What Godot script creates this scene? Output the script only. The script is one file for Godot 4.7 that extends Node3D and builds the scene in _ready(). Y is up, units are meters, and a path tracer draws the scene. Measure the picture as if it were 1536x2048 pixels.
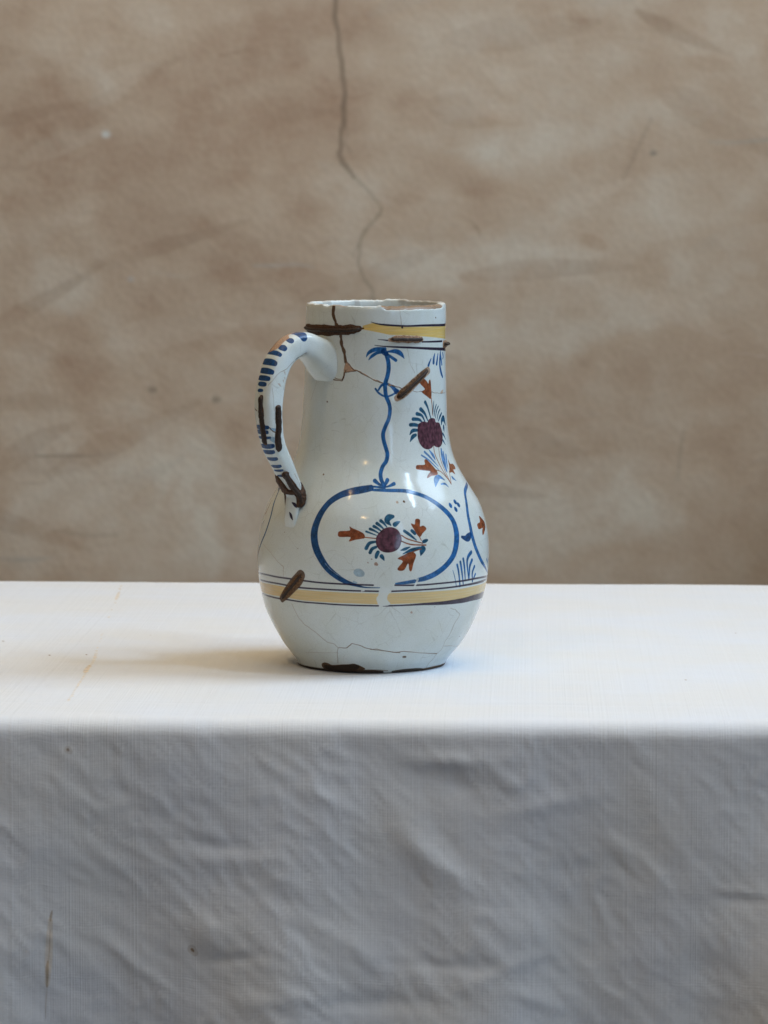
extends Node3D

# ---------------------------------------------------------------- sizes (metres; the jug's own axis stands at x = 0, z = 0 on the cloth)
const TABLE := 0.75
const TAU_ := 6.2831853
const TOP := 0.2215                      # height of the jug
const TW := 2048                         # jug texture: angle across, height down
const TH := 1024

# glaze pigments (sRGB)
const GLAZE := Color(0.81, 0.838, 0.83)
const BLUE := Color(0.10, 0.31, 0.53)
const NAVY := Color(0.05, 0.20, 0.39)
const TEAL := Color(0.12, 0.29, 0.40)
const SKYBLUE := Color(0.27, 0.45, 0.66)
const RUST := Color(0.475, 0.24, 0.135)
const PLUM := Color(0.30, 0.18, 0.22)
const YELLOW := Color(0.84, 0.68, 0.33)
const OCHRE := Color(0.82, 0.69, 0.44)
const BLACK := Color(0.15, 0.125, 0.19)
const CLAY := Color(0.64, 0.51, 0.41)
const CRACK := Color(0.42, 0.33, 0.26)
const FILLER := Color(0.30, 0.205, 0.13)
const NAVYBROWN := Color(0.17, 0.125, 0.09)
const SMUDGE := Color(0.33, 0.48, 0.60)

var env: Environment
var prof_h := PackedFloat32Array()
var prof_r := PackedFloat32Array()
var pic := PackedByteArray()             # picture being painted, three bytes a texel
var rel := PackedByteArray()             # its relief
var rgh := PackedByteArray()             # its roughness
var pw := 0
var ph := 0
var n_fine: FastNoiseLite
var n_mid: FastNoiseLite


func _ready() -> void:
	camera_and_light()
	room()
	cloth()
	jug()


func camera_and_light() -> void:
	var cam := Camera3D.new()
	cam.name = "camera"
	var lens := CameraAttributesPhysical.new()
	lens.frustum_focal_length = 84.73      # 16.1 degrees upright on a 24 mm high frame
	lens.frustum_focus_distance = 2.14
	lens.frustum_near = 0.05
	lens.frustum_far = 60.0
	lens.exposure_aperture = 12.0
	cam.attributes = lens
	cam.position = Vector3(0.0067, TABLE + 0.315, 2.2)
	cam.rotation_degrees = Vector3(-5.75, 0, 0)
	add_child(cam)
	cam.current = true
	var we := WorldEnvironment.new()
	we.name = "world_environment"
	env = Environment.new()
	env.background_mode = Environment.BG_COLOR
	env.background_color = Color.BLACK
	env.tonemap_mode = Environment.TONE_MAPPER_LINEAR
	env.tonemap_exposure = 1.0
	env.sdfgi_enabled = true
	env.ssao_enabled = true
	env.ssil_enabled = true
	we.environment = env
	add_child(we)
	# window light: a wide one behind thin linen at the right, a small clear one high up, a tall clear one nearer the camera
	window("window", "wide window with a drawn white linen blind, right of the table", Vector3(1.3, 2.42, -0.06), 0.84, 1.30, 3.7, 0.3, Color(0.77, 0.885, 1.0), 1, 1)
	window("window", "small high clear window under the ceiling, right of the table", Vector3(1.3, 2.75, 0.86), 0.26, 0.60, 12.5, 3.0, Color(0.78, 0.89, 1.0), 1, 1)
	window("window", "tall narrow clear window between table and camera, right wall", Vector3(1.3, 1.9, 2.6), 0.66, 1.85, 2.1, 1.0, Color(0.70, 0.85, 1.0), 1, 3)
	added_ceiling_fill()
	bulb("hanging_bulb", "bare glowing bulb on a long cord, nearer the camera", Vector3(-0.27, 1.80, 1.28))
	bulb("hanging_bulb", "bare glowing bulb on a cord, left above the table's front", Vector3(-0.58, 2.17, 0.67))


# ---------------------------------------------------------------- helpers
func tag(o: Node3D, label: String, category := "", group := "", kind := "") -> void:
	o.set_meta("label", label)
	if category: o.set_meta("category", category)
	if group: o.set_meta("group", group)
	if kind: o.set_meta("kind", kind)


func put(called: String, mesh: Mesh, mat: Material, parent: Node = self, at := Vector3.ZERO) -> MeshInstance3D:
	var o := MeshInstance3D.new()
	o.name = called
	o.mesh = mesh
	if mat: o.material_override = mat
	o.position = at
	parent.add_child(o, true)
	return o


func box(called: String, size: Vector3, mat: Material, parent: Node, at: Vector3) -> MeshInstance3D:
	var b := BoxMesh.new()
	b.size = size
	return put(called, b, mat, parent, at)


func noise(sd: int, freq: float, oct := 4, type := FastNoiseLite.TYPE_SIMPLEX_SMOOTH) -> FastNoiseLite:
	var n := FastNoiseLite.new()
	n.seed = sd
	n.noise_type = type
	n.frequency = freq
	n.fractal_octaves = oct
	n.fractal_type = FastNoiseLite.FRACTAL_FBM if oct > 1 else FastNoiseLite.FRACTAL_NONE
	return n


func noise_bytes(n: FastNoiseLite, w: int, h: int) -> PackedByteArray:
	var im := n.get_image(w, h, false, false, true)
	im.convert(Image.FORMAT_L8)
	return im.get_data()


func plain(c: Color, rough := 0.8) -> StandardMaterial3D:
	var m := StandardMaterial3D.new()
	m.albedo_color = c
	m.roughness = rough
	return m


func tex(bytes: PackedByteArray, w: int, h: int, f: Image.Format) -> ImageTexture:
	return ImageTexture.create_from_image(Image.create_from_data(w, h, false, f, bytes))


# a smooth sheet of rows x cols points
func sheet(pts: PackedVector3Array, uvs: PackedVector2Array, cols: int, flip := false, cols_c := PackedColorArray()) -> ArrayMesh:
	var rows := pts.size() / cols
	var idx := PackedInt32Array()
	idx.resize((rows - 1) * (cols - 1) * 6)
	var k := 0
	for i in rows - 1:
		for j in cols - 1:
			var a := i * cols + j
			var b := a + 1
			var c := a + cols
			var d := c + 1
			if flip:
				idx[k] = a; idx[k + 1] = c; idx[k + 2] = b; idx[k + 3] = b; idx[k + 4] = c; idx[k + 5] = d
			else:
				idx[k] = a; idx[k + 1] = b; idx[k + 2] = c; idx[k + 3] = b; idx[k + 4] = d; idx[k + 5] = c
			k += 6
	# normals by differences along rows and columns
	var nor := PackedVector3Array()
	nor.resize(pts.size())
	var closed := pts[0].distance_to(pts[cols - 1]) < 1e-6
	for i in rows:
		var i0 := maxi(i - 1, 0) * cols
		var i1 := mini(i + 1, rows - 1) * cols
		for j in cols:
			var j0 := j - 1
			var j1 := j + 1
			if j0 < 0: j0 = cols - 2 if closed else 0
			if j1 >= cols: j1 = 1 if closed else cols - 1
			var du := pts[i * cols + j1] - pts[i * cols + j0]
			var dv := pts[i1 + j] - pts[i0 + j]
			var n := dv.cross(du) if flip else du.cross(dv)
			nor[i * cols + j] = -n.normalized() if n.length_squared() > 1e-20 else Vector3.UP
	var arr := []
	arr.resize(Mesh.ARRAY_MAX)
	arr[Mesh.ARRAY_VERTEX] = pts
	arr[Mesh.ARRAY_NORMAL] = nor
	if uvs.size(): arr[Mesh.ARRAY_TEX_UV] = uvs
	if cols_c.size(): arr[Mesh.ARRAY_COLOR] = cols_c
	arr[Mesh.ARRAY_INDEX] = idx
	var m := ArrayMesh.new()
	m.add_surface_from_arrays(Mesh.PRIMITIVE_TRIANGLES, arr)
	return m


# Catmull-Rom through a list of numbers
func cr(a: float, b: float, c: float, d: float, t: float) -> float:
	return 0.5 * (2.0 * b + (c - a) * t + (2.0 * a - 5.0 * b + 4.0 * c - d) * t * t + (3.0 * b - a - 3.0 * c + d) * t * t * t)


func along(list: PackedFloat32Array, f: float) -> float:
	var n := list.size()
	f = clampf(f, 0.0, n - 1.0)
	var i := mini(int(f), n - 2)
	return cr(list[maxi(i - 1, 0)], list[i], list[i + 1], list[mini(i + 2, n - 1)], f - i)


# ---------------------------------------------------------------- windows, an added ceiling fill, and bulbs
func window(called: String, label: String, at: Vector3, w: float, h: float, energy: float, glow: float, c: Color, nx: int, ny: int) -> void:
	var o := Node3D.new()
	o.name = called
	o.position = at
	add_child(o, true)
	tag(o, label, "window", "")
	var wood := plain(Color(0.80, 0.78, 0.73), 0.5)
	var f := 0.045
	box("frame_rail", Vector3(0.06, f, w + 2 * f), wood, o, Vector3(0.05, h / 2 + f / 2, 0))
	box("frame_rail", Vector3(0.06, f, w + 2 * f), wood, o, Vector3(0.05, -h / 2 - f / 2, 0))
	box("frame_post", Vector3(0.06, h, f), wood, o, Vector3(0.05, 0, w / 2 + f / 2))
	box("frame_post", Vector3(0.06, h, f), wood, o, Vector3(0.05, 0, -w / 2 - f / 2))
	var m := plain(Color(0.8, 0.8, 0.8), 0.4)
	m.emission_enabled = true
	m.emission = c
	m.emission_energy_multiplier = glow
	for i in nx:
		for j in ny:
			box("pane", Vector3(0.006, h / ny, w / nx), m, o, Vector3(0.045, (j + 0.5) * h / ny - h / 2, (i + 0.5) * w / nx - w / 2))
	for j in ny - 1:
		box("glazing_bar", Vector3(0.03, 0.022, w), wood, o, Vector3(0.026, (j + 1) * h / ny - h / 2, 0))
	var l := AreaLight3D.new()
	l.name = "window_light"
	l.area_size = Vector2(w, h)
	l.area_normalize_energy = false
	l.light_energy = energy
	l.light_color = c
	if "area_range" in l: l.set("area_range", 12.0)
	if "area_attenuation" in l: l.set("area_attenuation", 2.0)
	l.shadow_enabled = true
	l.rotation_degrees.y = 90
	l.position = Vector3(0.008, 0, 0)
	o.add_child(l, true)


func added_ceiling_fill() -> void:  # unseen warm panel, added overhead to fill the shadows
	var o := Node3D.new()
	o.name = "added_ceiling_fill"
	o.position = Vector3(0.10, 3.2, -0.15)
	add_child(o, true)
	tag(o, "large unseen warm fill panel added at the ceiling above the table", "lamp")
	var m := plain(Color(0.85, 0.8, 0.7), 0.6)
	m.emission_enabled = true
	m.emission = Color(1.0, 0.875, 0.68)
	m.emission_energy_multiplier = 0.35
	box("fill_panel", Vector3(2.2, 0.01, 2.3), m, o, Vector3(0, -0.03, 0))
	var rim := plain(Color(0.45, 0.36, 0.25), 0.5)
	for s in [-1, 1]:
		box("frame_rail", Vector3(2.3, 0.05, 0.05), rim, o, Vector3(0, -0.03, 1.175 * s))
		box("frame_rail", Vector3(0.05, 0.05, 2.3), rim, o, Vector3(1.125 * s, -0.03, 0))
	var l := AreaLight3D.new()
	l.name = "ceiling_fill_area"
	l.area_size = Vector2(2.2, 2.3)
	l.area_normalize_energy = false
	l.light_energy = 0.285
	l.light_color = Color(1.0, 0.875, 0.68)
	if "area_range" in l: l.set("area_range", 12.0)
	l.shadow_enabled = true
	l.rotation_degrees.x = -90
	l.position = Vector3(0, -0.045, 0)
	o.add_child(l, true)


func bulb(called: String, label: String, at: Vector3) -> void:
	var o := Node3D.new()
	o.name = called
	o.position = at
	add_child(o, true)
	tag(o, label, "lamp")
	var g := plain(Color(1, 0.9, 0.75), 0.3)
	g.emission_enabled = true
	g.emission = Color(1.0, 0.82, 0.55)
	g.emission_energy_multiplier = 70.0
	var s := SphereMesh.new()
	s.radius = 0.032
	s.height = 0.078
	s.radial_segments = 24
	s.rings = 12
	put("bulb", s, g, o)
	var cap := CylinderMesh.new()
	cap.top_radius = 0.012
	cap.bottom_radius = 0.016
	cap.height = 0.04
	put("socket", cap, plain(Color(0.2, 0.16, 0.1), 0.4), o, Vector3(0, 0.056, 0))
	var cord := CylinderMesh.new()
	cord.top_radius = 0.003
	cord.bottom_radius = 0.003
	cord.height = 3.2 - at.y - 0.075
	put("cord", cord, plain(Color(0.12, 0.1, 0.08), 0.7), o, Vector3(0, 0.075 + cord.height / 2, 0))
	var l := OmniLight3D.new()
	l.name = "bulb_light"
	l.light_energy = 0.01
	l.light_color = Color(1.0, 0.82, 0.55)
	l.light_size = 0.02
	l.omni_range = 8.0
	l.omni_attenuation = 2.0
	l.shadow_enabled = true
	o.add_child(l, true)


# ---------------------------------------------------------------- the room: a stained plaster wall behind the table, the rest only as it lights the scene
var tone := PackedFloat32Array()
const WX0 := -1.9
const WX1 := 1.3
const WT := 1280


func blot(x: float, y: float, rx: float, ry: float, turn: float, much: float) -> void:
	# one painted patch on the plaster wall, metres from the room's middle and above the floor
	var px := (x - WX0) / 3.2 * WT
	var py := (1.0 - y / 3.2) * WT
	var k := WT / 3.2
	var r := int(maxf(rx, ry) * k * 1.6) + 2
	var c := cos(turn)
	var s := sin(turn)
	for iy in range(maxi(int(py) - r, 0), mini(int(py) + r, WT)):
		for ix in range(maxi(int(px) - r, 0), mini(int(px) + r, WT)):
			var dx := (ix - px) / k
			var dy := (py - iy) / k
			var u := (dx * c + dy * s) / rx
			var v := (-dx * s + dy * c) / ry
			var d := sqrt(u * u + v * v) + 0.55 * n_mid.get_noise_2d(ix * 1.0, iy * 1.0) + 0.25 * n_fine.get_noise_2d(ix * 1.0, iy * 1.0)
			if d < 1.25:
				tone[iy * WT + ix] += much * smoothstep(1.2, 0.45, d)


func room() -> void:
	n_mid = noise(5, 0.018, 3)
	n_fine = noise(6, 0.07, 3)
	tone.resize(WT * WT)
	tone.fill(0.0)
	for_wall()
	var broad := noise_bytes(noise(11, 0.006, 4), WT, WT)
	var mott := noise_bytes(noise(12, 0.042, 5), WT, WT)
	var tn := noise(14, 0.012, 4)
	tn.domain_warp_enabled = true
	tn.domain_warp_amplitude = 40.0
	tn.domain_warp_frequency = 0.008
	var narrow := noise_bytes(tn, WT, WT)
	var trowel := PackedByteArray()          # strokes of the trowel: the same cloud, drawn out sideways and a little slanted
	trowel.resize(WT * WT)
	for y in WT:
		for x in WT:
			trowel[y * WT + x] = narrow[((y * 3 + x / 3) % WT) * WT + (x * 2 / 3 + y / 4) % WT]
	var grain := noise_bytes(noise(13, 0.3, 2), WT, WT)
	pic.resize(WT * WT * 3)
	rel = mott.duplicate()
	var dark := Color(0.715, 0.615, 0.525)
	var mid := Color(0.78, 0.70, 0.612)
	var pale := Color(0.83, 0.78, 0.71)
	for i in WT * WT:
		var t := tone[i] + (broad[i] - 128) * 0.0026 + (mott[i] - 128) * 0.0034 + (trowel[i] - 128) * 0.0022 + (grain[i] - 128) * 0.0014
		var c := mid.lerp(pale, minf(t, 1.3)) if t > 0.0 else mid.lerp(dark, minf(-t, 1.4))
		pic[i * 3] = clampi(int(c.r * 255.0), 0, 255)
		pic[i * 3 + 1] = clampi(int(c.g * 255.0), 0, 255)
		pic[i * 3 + 2] = clampi(int(c.b * 255.0), 0, 255)
		rel[i] = clampi(int(128 + (mott[i] - 128) * 0.5 + (grain[i] - 128) * 0.4), 0, 255)
	set_map(WT, WT, WX0 * 1000.0, WX1 * 1000.0, 3200.0, 0.0, 1.0)
	mm_x.resize(WT)
	mm_x.fill(2.5)
	wall_lines()
	var wm := StandardMaterial3D.new()
	wm.albedo_texture = tex(pic, WT, WT, Image.FORMAT_RGB8)
	wm.roughness = 0.92
	wm.metallic_specular = 0.3
	wm.heightmap_enabled = true
	wm.heightmap_texture = tex(rel, WT, WT, Image.FORMAT_L8)
	wm.heightmap_scale = 0.10
	# back wall: a slab whose face is gently uneven
	var n := 90
	var pts := PackedVector3Array()
	var uvs := PackedVector2Array()
	var lump := noise(21, 1.6, 3)
	for i in n + 1:
		for j in n + 1:
			var x := WX0 + 3.2 * j / n
			var y := 3.2 * (1.0 - float(i) / n)
			pts.append(Vector3(x, y, -1.4 + 0.006 * lump.get_noise_2d(x, y)))
			uvs.append(Vector2(float(j) / n, float(i) / n))
	var back := Node3D.new()
	back.name = "plaster_wall"
	add_child(back, true)
	tag(back, "old limewashed plaster wall with brown and pale patches behind the table", "wall", "", "structure")
	put("plaster_face", sheet(pts, uvs, n + 1), wm, back)
	var base := plain(Color(0.56, 0.50, 0.43), 0.9)
	box("masonry", Vector3(3.7, 3.4, 0.25), base, back, Vector3(-0.3, 1.6, -1.54))
	var pl := plain(Color(0.60, 0.53, 0.45), 0.9)
	var lime := NoiseTexture2D.new()
	lime.noise = noise(31, 0.012, 5)
	lime.width = 512
	lime.height = 512
	lime.seamless = true
	var ramp := Gradient.new()
	ramp.colors = PackedColorArray([Color(0.48, 0.47, 0.46), Color(0.58, 0.57, 0.56)])
	lime.color_ramp = ramp
	pl.albedo_color = Color.WHITE
	pl.albedo_texture = lime
	pl.uv1_triplanar = true
	pl.uv1_world_triplanar = true
	pl.uv1_scale = Vector3.ONE * 0.6
	# right wall with its three window openings
	var right := CSGCombiner3D.new()
	right.name = "window_wall"
	add_child(right, true)
	tag(right, "plaster wall with three window openings right of the table", "wall", "", "structure")
	var w := CSGBox3D.new()
	w.name = "wall_slab"
	w.size = Vector3(0.25, 3.4, 5.2)
	w.position = Vector3(1.425, 1.6, 1.1)
	w.material = pl
	right.add_child(w, true)
	for a in [[2.42, -0.06, 0.93, 1.39], [2.75, 0.86, 0.35, 0.69], [1.9, 2.6, 0.75, 1.94]]:
		var cut := CSGBox3D.new()
		cut.name = "opening"
		cut.operation = CSGShape3D.OPERATION_SUBTRACTION
		cut.size = Vector3(0.6, a[3], a[2])
		cut.position = Vector3(1.425, a[0], a[1])
		cut.material = pl
		right.add_child(cut, true)
	var ochre := plain(Color(0.42, 0.35, 0.27), 0.9)
	var left := box("side_wall", Vector3(0.25, 3.4, 5.2), ochre, self, Vector3(-2.025, 1.6, 1.1))
	tag(left, "ochre plaster wall at the left end of the room", "wall", "", "structure")
	var front := box("end_wall", Vector3(3.7, 3.4, 0.25), pl, self, Vector3(-0.3, 1.6, 3.825))
	tag(front, "plain plaster wall behind the camera", "wall", "", "structure")
	var ceil_ := box("ceiling", Vector3(3.7, 0.2, 5.5), plain(Color(0.87, 0.80, 0.68), 0.9), self, Vector3(-0.3, 3.305, 1.1))
	tag(ceil_, "cream plaster ceiling over the room", "ceiling", "", "structure")
	# floor of boards
	var fl := Node3D.new()
	fl.name = "floor"
	add_child(fl, true)
	tag(fl, "worn brown board floor under the table", "floor", "", "structure")
	var bm: Array[Material] = [plain(Color(0.27, 0.21, 0.16), 0.55), plain(Color(0.24, 0.185, 0.14), 0.5), plain(Color(0.30, 0.235, 0.18), 0.6)]
	box("subfloor", Vector3(3.5, 0.05, 5.3), plain(Color(0.1, 0.08, 0.06), 0.9), fl, Vector3(-0.3, -0.05, 1.1))
	var board := BoxMesh.new()
	board.size = Vector3(0.157, 0.024, 5.0)
	for k in 20:
		put("plank", board, bm[(k * 7) % 3], fl, Vector3(-1.82 + 0.16 * k, -0.012, 1.1))
	shade_cupboard()


func shade_cupboard() -> void:  # added out of view, to darken the wall at its lower right
	var o := Node3D.new()
	o.name = "shade_cupboard"
	o.position = Vector3(0.86, 0, -1.21)
	add_child(o, true)
	tag(o, "unseen low dark wooden cabinet added to shade the plaster wall, right of the table", "shade_cupboard")
	var dk := crusty(87, Color(0.20, 0.135, 0.09), Color(0.31, 0.215, 0.145), 0.45, 1.0)
	dk.uv1_scale = Vector3(26.0, 1.6, 26.0)      # grain runs up the boards
	var hh := 0.92
	box("carcass", Vector3(0.60, hh - 0.10, 0.30), dk, o, Vector3(0, 0.06 + (hh - 0.10) / 2, 0))
	box("shade_cupboard_top", Vector3(0.64, 0.03, 0.34), dk, o, Vector3(0, hh - 0.025, 0))
	box("plinth", Vector3(0.56, 0.06, 0.26), dk, o, Vector3(0, 0.03, 0))
	for s in [-1, 1]:
		var d := box("door", Vector3(0.285, hh - 0.16, 0.02), dk, o, Vector3(0.146 * s, 0.06 + (hh - 0.10) / 2, 0.16))
		box("door_panel", Vector3(0.18, hh - 0.30, 0.012), dk, d, Vector3(0, 0, 0.014))
		var kn := SphereMesh.new()
		kn.radius = 0.014
		kn.height = 0.028
		put("knob", kn, plain(Color(0.5, 0.38, 0.18), 0.3), d, Vector3(-0.12 * s, 0.05, 0.022))


func for_wall() -> void:
	blot(-0.185, 1.083, 0.239, 0.164, -0.00, -0.25)
	blot(0.221, 1.048, 0.209, 0.209, -0.00, 0.24)
	blot(0.147, 0.905, 0.199, 0.129, -0.00, 0.10)
	blot(0.198, 0.689, 0.129, 0.075, -0.00, 0.26)
	blot(-0.252, 0.715, 0.209, 0.110, -0.00, 0.30)  # broad pale tone painted in to lift the dimly lit lower left
	blot(-0.096, 1.181, 0.120, 0.020, 0.14, -0.46)
	blot(-0.160, 1.142, 0.080, 0.027, 0.14, -0.33)
	blot(-0.324, 1.107, 0.060, 0.040, -0.00, -0.46)
	blot(-0.344, 1.043, 0.050, 0.055, -0.00, -0.40)
	blot(-0.210, 1.043, 0.105, 0.045, -0.00, -0.36)
	blot(-0.096, 1.088, 0.115, 0.065, -0.00, -0.30)
	blot(-0.127, 0.944, 0.055, 0.018, -0.00, -0.53)
	blot(-0.077, 0.934, 0.035, 0.020, -0.00, -0.53)
	blot(-0.141, 0.974, 0.035, 0.015, -0.52, -0.33)
	blot(-0.250, 0.989, 0.060, 0.030, -0.00, -0.30)
	blot(-0.365, 0.959, 0.020, 0.075, -0.00, -0.40)
	blot(-0.027, 1.117, 0.045, 0.045, -0.00, -0.23)
	blot(0.042, 1.105, 0.095, 0.022, -0.09, -0.30)
	blot(0.037, 1.117, 0.030, 0.015, -0.00, -0.20)
	blot(0.122, 1.021, 0.065, 0.017, -0.42, -0.43)
	blot(0.062, 1.043, 0.065, 0.020, -0.38, -0.36)
	blot(0.102, 0.999, 0.060, 0.020, -0.35, -0.33)
	blot(0.216, 0.973, 0.020, 0.007, -0.35, -0.59)
	blot(0.329, 1.149, 0.025, 0.009, -0.09, -0.53)
	blot(0.195, 1.195, 0.013, 0.006, -0.52, -0.53)
	blot(0.156, 1.203, 0.020, 0.010, -0.00, -0.33)
	blot(0.294, 1.188, 0.030, 0.009, -0.09, -0.33)
	blot(0.250, 1.058, 0.009, 0.030, -0.35, -0.26)
	blot(0.191, 0.984, 0.035, 0.020, -0.00, -0.23)
	blot(-0.296, 0.842, 0.040, 0.040, -0.00, -0.40)
	blot(-0.306, 0.845, 0.020, 0.020, -0.00, -0.20)
	blot(-0.157, 0.875, 0.075, 0.017, 0.14, -0.40)
	blot(-0.202, 0.845, 0.030, 0.030, -0.00, -0.26)
	blot(-0.162, 0.790, 0.050, 0.020, -0.61, -0.36)
	blot(-0.137, 0.780, 0.025, 0.020, -0.00, -0.26)
	blot(0.222, 0.790, 0.055, 0.027, -0.00, -0.30)
	blot(0.238, 0.654, 0.055, 0.018, -0.00, -0.26)
	blot(0.122, 0.820, 0.030, 0.018, -0.00, -0.26)
	blot(0.342, 0.790, 0.030, 0.055, -0.00, -0.26)
	blot(0.202, 0.855, 0.015, 0.010, -0.00, -0.33)
	blot(-0.153, 0.673, 0.011, 0.007, -0.00, -0.40)
	blot(-0.281, 0.885, 0.045, 0.015, -0.00, -0.30)
	blot(-0.226, 0.895, 0.030, 0.015, -0.00, -0.23)
	blot(0.008, 0.989, 0.030, 0.020, -0.00, -0.20)
	blot(0.032, 1.016, 0.020, 0.007, -0.00, -0.33)
	blot(0.196, 1.048, 0.020, 0.012, -0.00, -0.20)
	blot(-0.225, 1.122, 0.055, 0.025, -0.17, -0.23)
	blot(-0.077, 1.063, 0.030, 0.020, -0.00, -0.20)
	blot(0.112, 0.805, 0.100, 0.015, -0.00, -0.17)
	blot(-0.032, 1.181, 0.040, 0.015, -0.00, -0.20)
	blot(0.265, 1.088, 0.030, 0.010, -0.00, -0.13)
	blot(-0.267, 0.780, 0.030, 0.010, -0.00, -0.10)
	blot(0.312, 0.865, 0.030, 0.015, -0.00, -0.20)
	blot(-0.027, 1.152, 0.030, 0.030, -0.00, -0.17)
	blot(-0.032, 1.026, 0.055, 0.025, -0.00, 0.55)
	blot(-0.067, 1.063, 0.030, 0.017, -0.00, 0.42)
	blot(-0.126, 1.014, 0.055, 0.020, -0.00, 0.38)
	blot(-0.229, 1.196, 0.035, 0.018, -0.00, 0.42)
	blot(-0.318, 1.176, 0.035, 0.030, -0.52, 0.38)
	blot(-0.284, 1.132, 0.030, 0.025, -0.52, 0.34)
	blot(-0.259, 1.132, 0.030, 0.020, -0.00, 0.30)
	blot(-0.325, 0.929, 0.055, 0.028, -0.00, 0.59)
	blot(0.092, 1.110, 0.065, 0.023, -0.09, 0.55)
	blot(0.151, 1.070, 0.080, 0.025, -0.00, 0.59)
	blot(0.117, 1.048, 0.030, 0.020, -0.52, 0.38)
	blot(0.112, 0.954, 0.095, 0.028, -0.00, 0.64)
	blot(0.343, 1.181, 0.055, 0.030, -0.00, 0.42)
	blot(0.359, 1.142, 0.030, 0.030, -0.00, 0.34)
	blot(0.295, 1.107, 0.050, 0.030, -0.00, 0.30)
	blot(0.042, 0.942, 0.045, 0.020, -0.00, 0.51)
	blot(0.172, 0.875, 0.080, 0.030, -0.00, 0.51)
	blot(-0.032, 0.962, 0.030, 0.022, -0.00, 0.51)
	blot(-0.197, 0.715, 0.011, 0.025, -0.35, 0.42)
	blot(-0.168, 0.684, 0.015, 0.030, 0.35, 0.38)
	blot(-0.271, 0.890, 0.020, 0.015, -0.00, 0.34)
	blot(-0.107, 0.895, 0.030, 0.011, 0.17, 0.34)
	blot(-0.167, 0.835, 0.030, 0.022, -0.35, 0.42)
	blot(0.092, 0.860, 0.040, 0.035, -0.00, 0.42)
	blot(0.321, 0.934, 0.055, 0.030, -0.00, 0.42)
	blot(0.261, 0.905, 0.040, 0.025, -0.00, 0.38)
	blot(0.143, 0.765, 0.055, 0.030, -0.00, 0.34)
	blot(0.198, 0.715, 0.065, 0.040, -0.00, 0.42)
	blot(0.347, 0.800, 0.020, 0.015, -0.00, 0.26)
	blot(-0.252, 0.800, 0.055, 0.025, -0.00, 0.30)
	blot(-0.312, 0.725, 0.075, 0.050, -0.00, 0.59)  # low left patches painted paler to make up for light falling off
	blot(-0.213, 0.664, 0.095, 0.040, -0.00, 0.47)
	blot(-0.167, 0.745, 0.060, 0.045, -0.00, 0.42)
	blot(-0.337, 0.800, 0.060, 0.040, -0.00, 0.47)
	blot(-0.212, 0.770, 0.065, 0.040, -0.00, 0.38)
	blot(-0.338, 0.659, 0.065, 0.030, -0.00, 0.42)
	blot(0.148, 0.684, 0.085, 0.045, -0.00, 0.51)
	blot(0.283, 0.735, 0.055, 0.045, -0.00, 0.42)
	blot(-0.138, 0.654, 0.050, 0.030, -0.00, 0.38)
	blot(0.128, 0.654, 0.040, 0.020, -0.00, 0.17)
	blot(-0.251, 0.865, 0.030, 0.020, -0.00, 0.26)
	blot(-0.346, 0.865, 0.030, 0.025, -0.00, 0.30)
	blot(0.187, 0.780, 0.020, 0.010, -0.00, 0.26)
	blot(0.366, 0.949, 0.015, 0.010, -0.00, 0.42)
	blot(-0.302, 0.780, 0.020, 0.008, -0.00, 0.17)
	blot(-0.027, 0.999, 0.040, 0.020, -0.00, 0.34)
	blot(0.271, 1.014, 0.060, 0.030, -0.00, 0.26)
	blot(0.220, 1.152, 0.050, 0.020, -0.00, 0.30)
	blot(0.087, 1.181, 0.060, 0.020, -0.00, 0.26)
	blot(-0.067, 0.805, 0.030, 0.030, -0.00, 0.13)
	blot(0.147, 0.820, 0.020, 0.030, -0.00, 0.34)
	blot(-0.127, 0.715, 0.040, 0.035, -0.00, 0.17)


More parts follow.
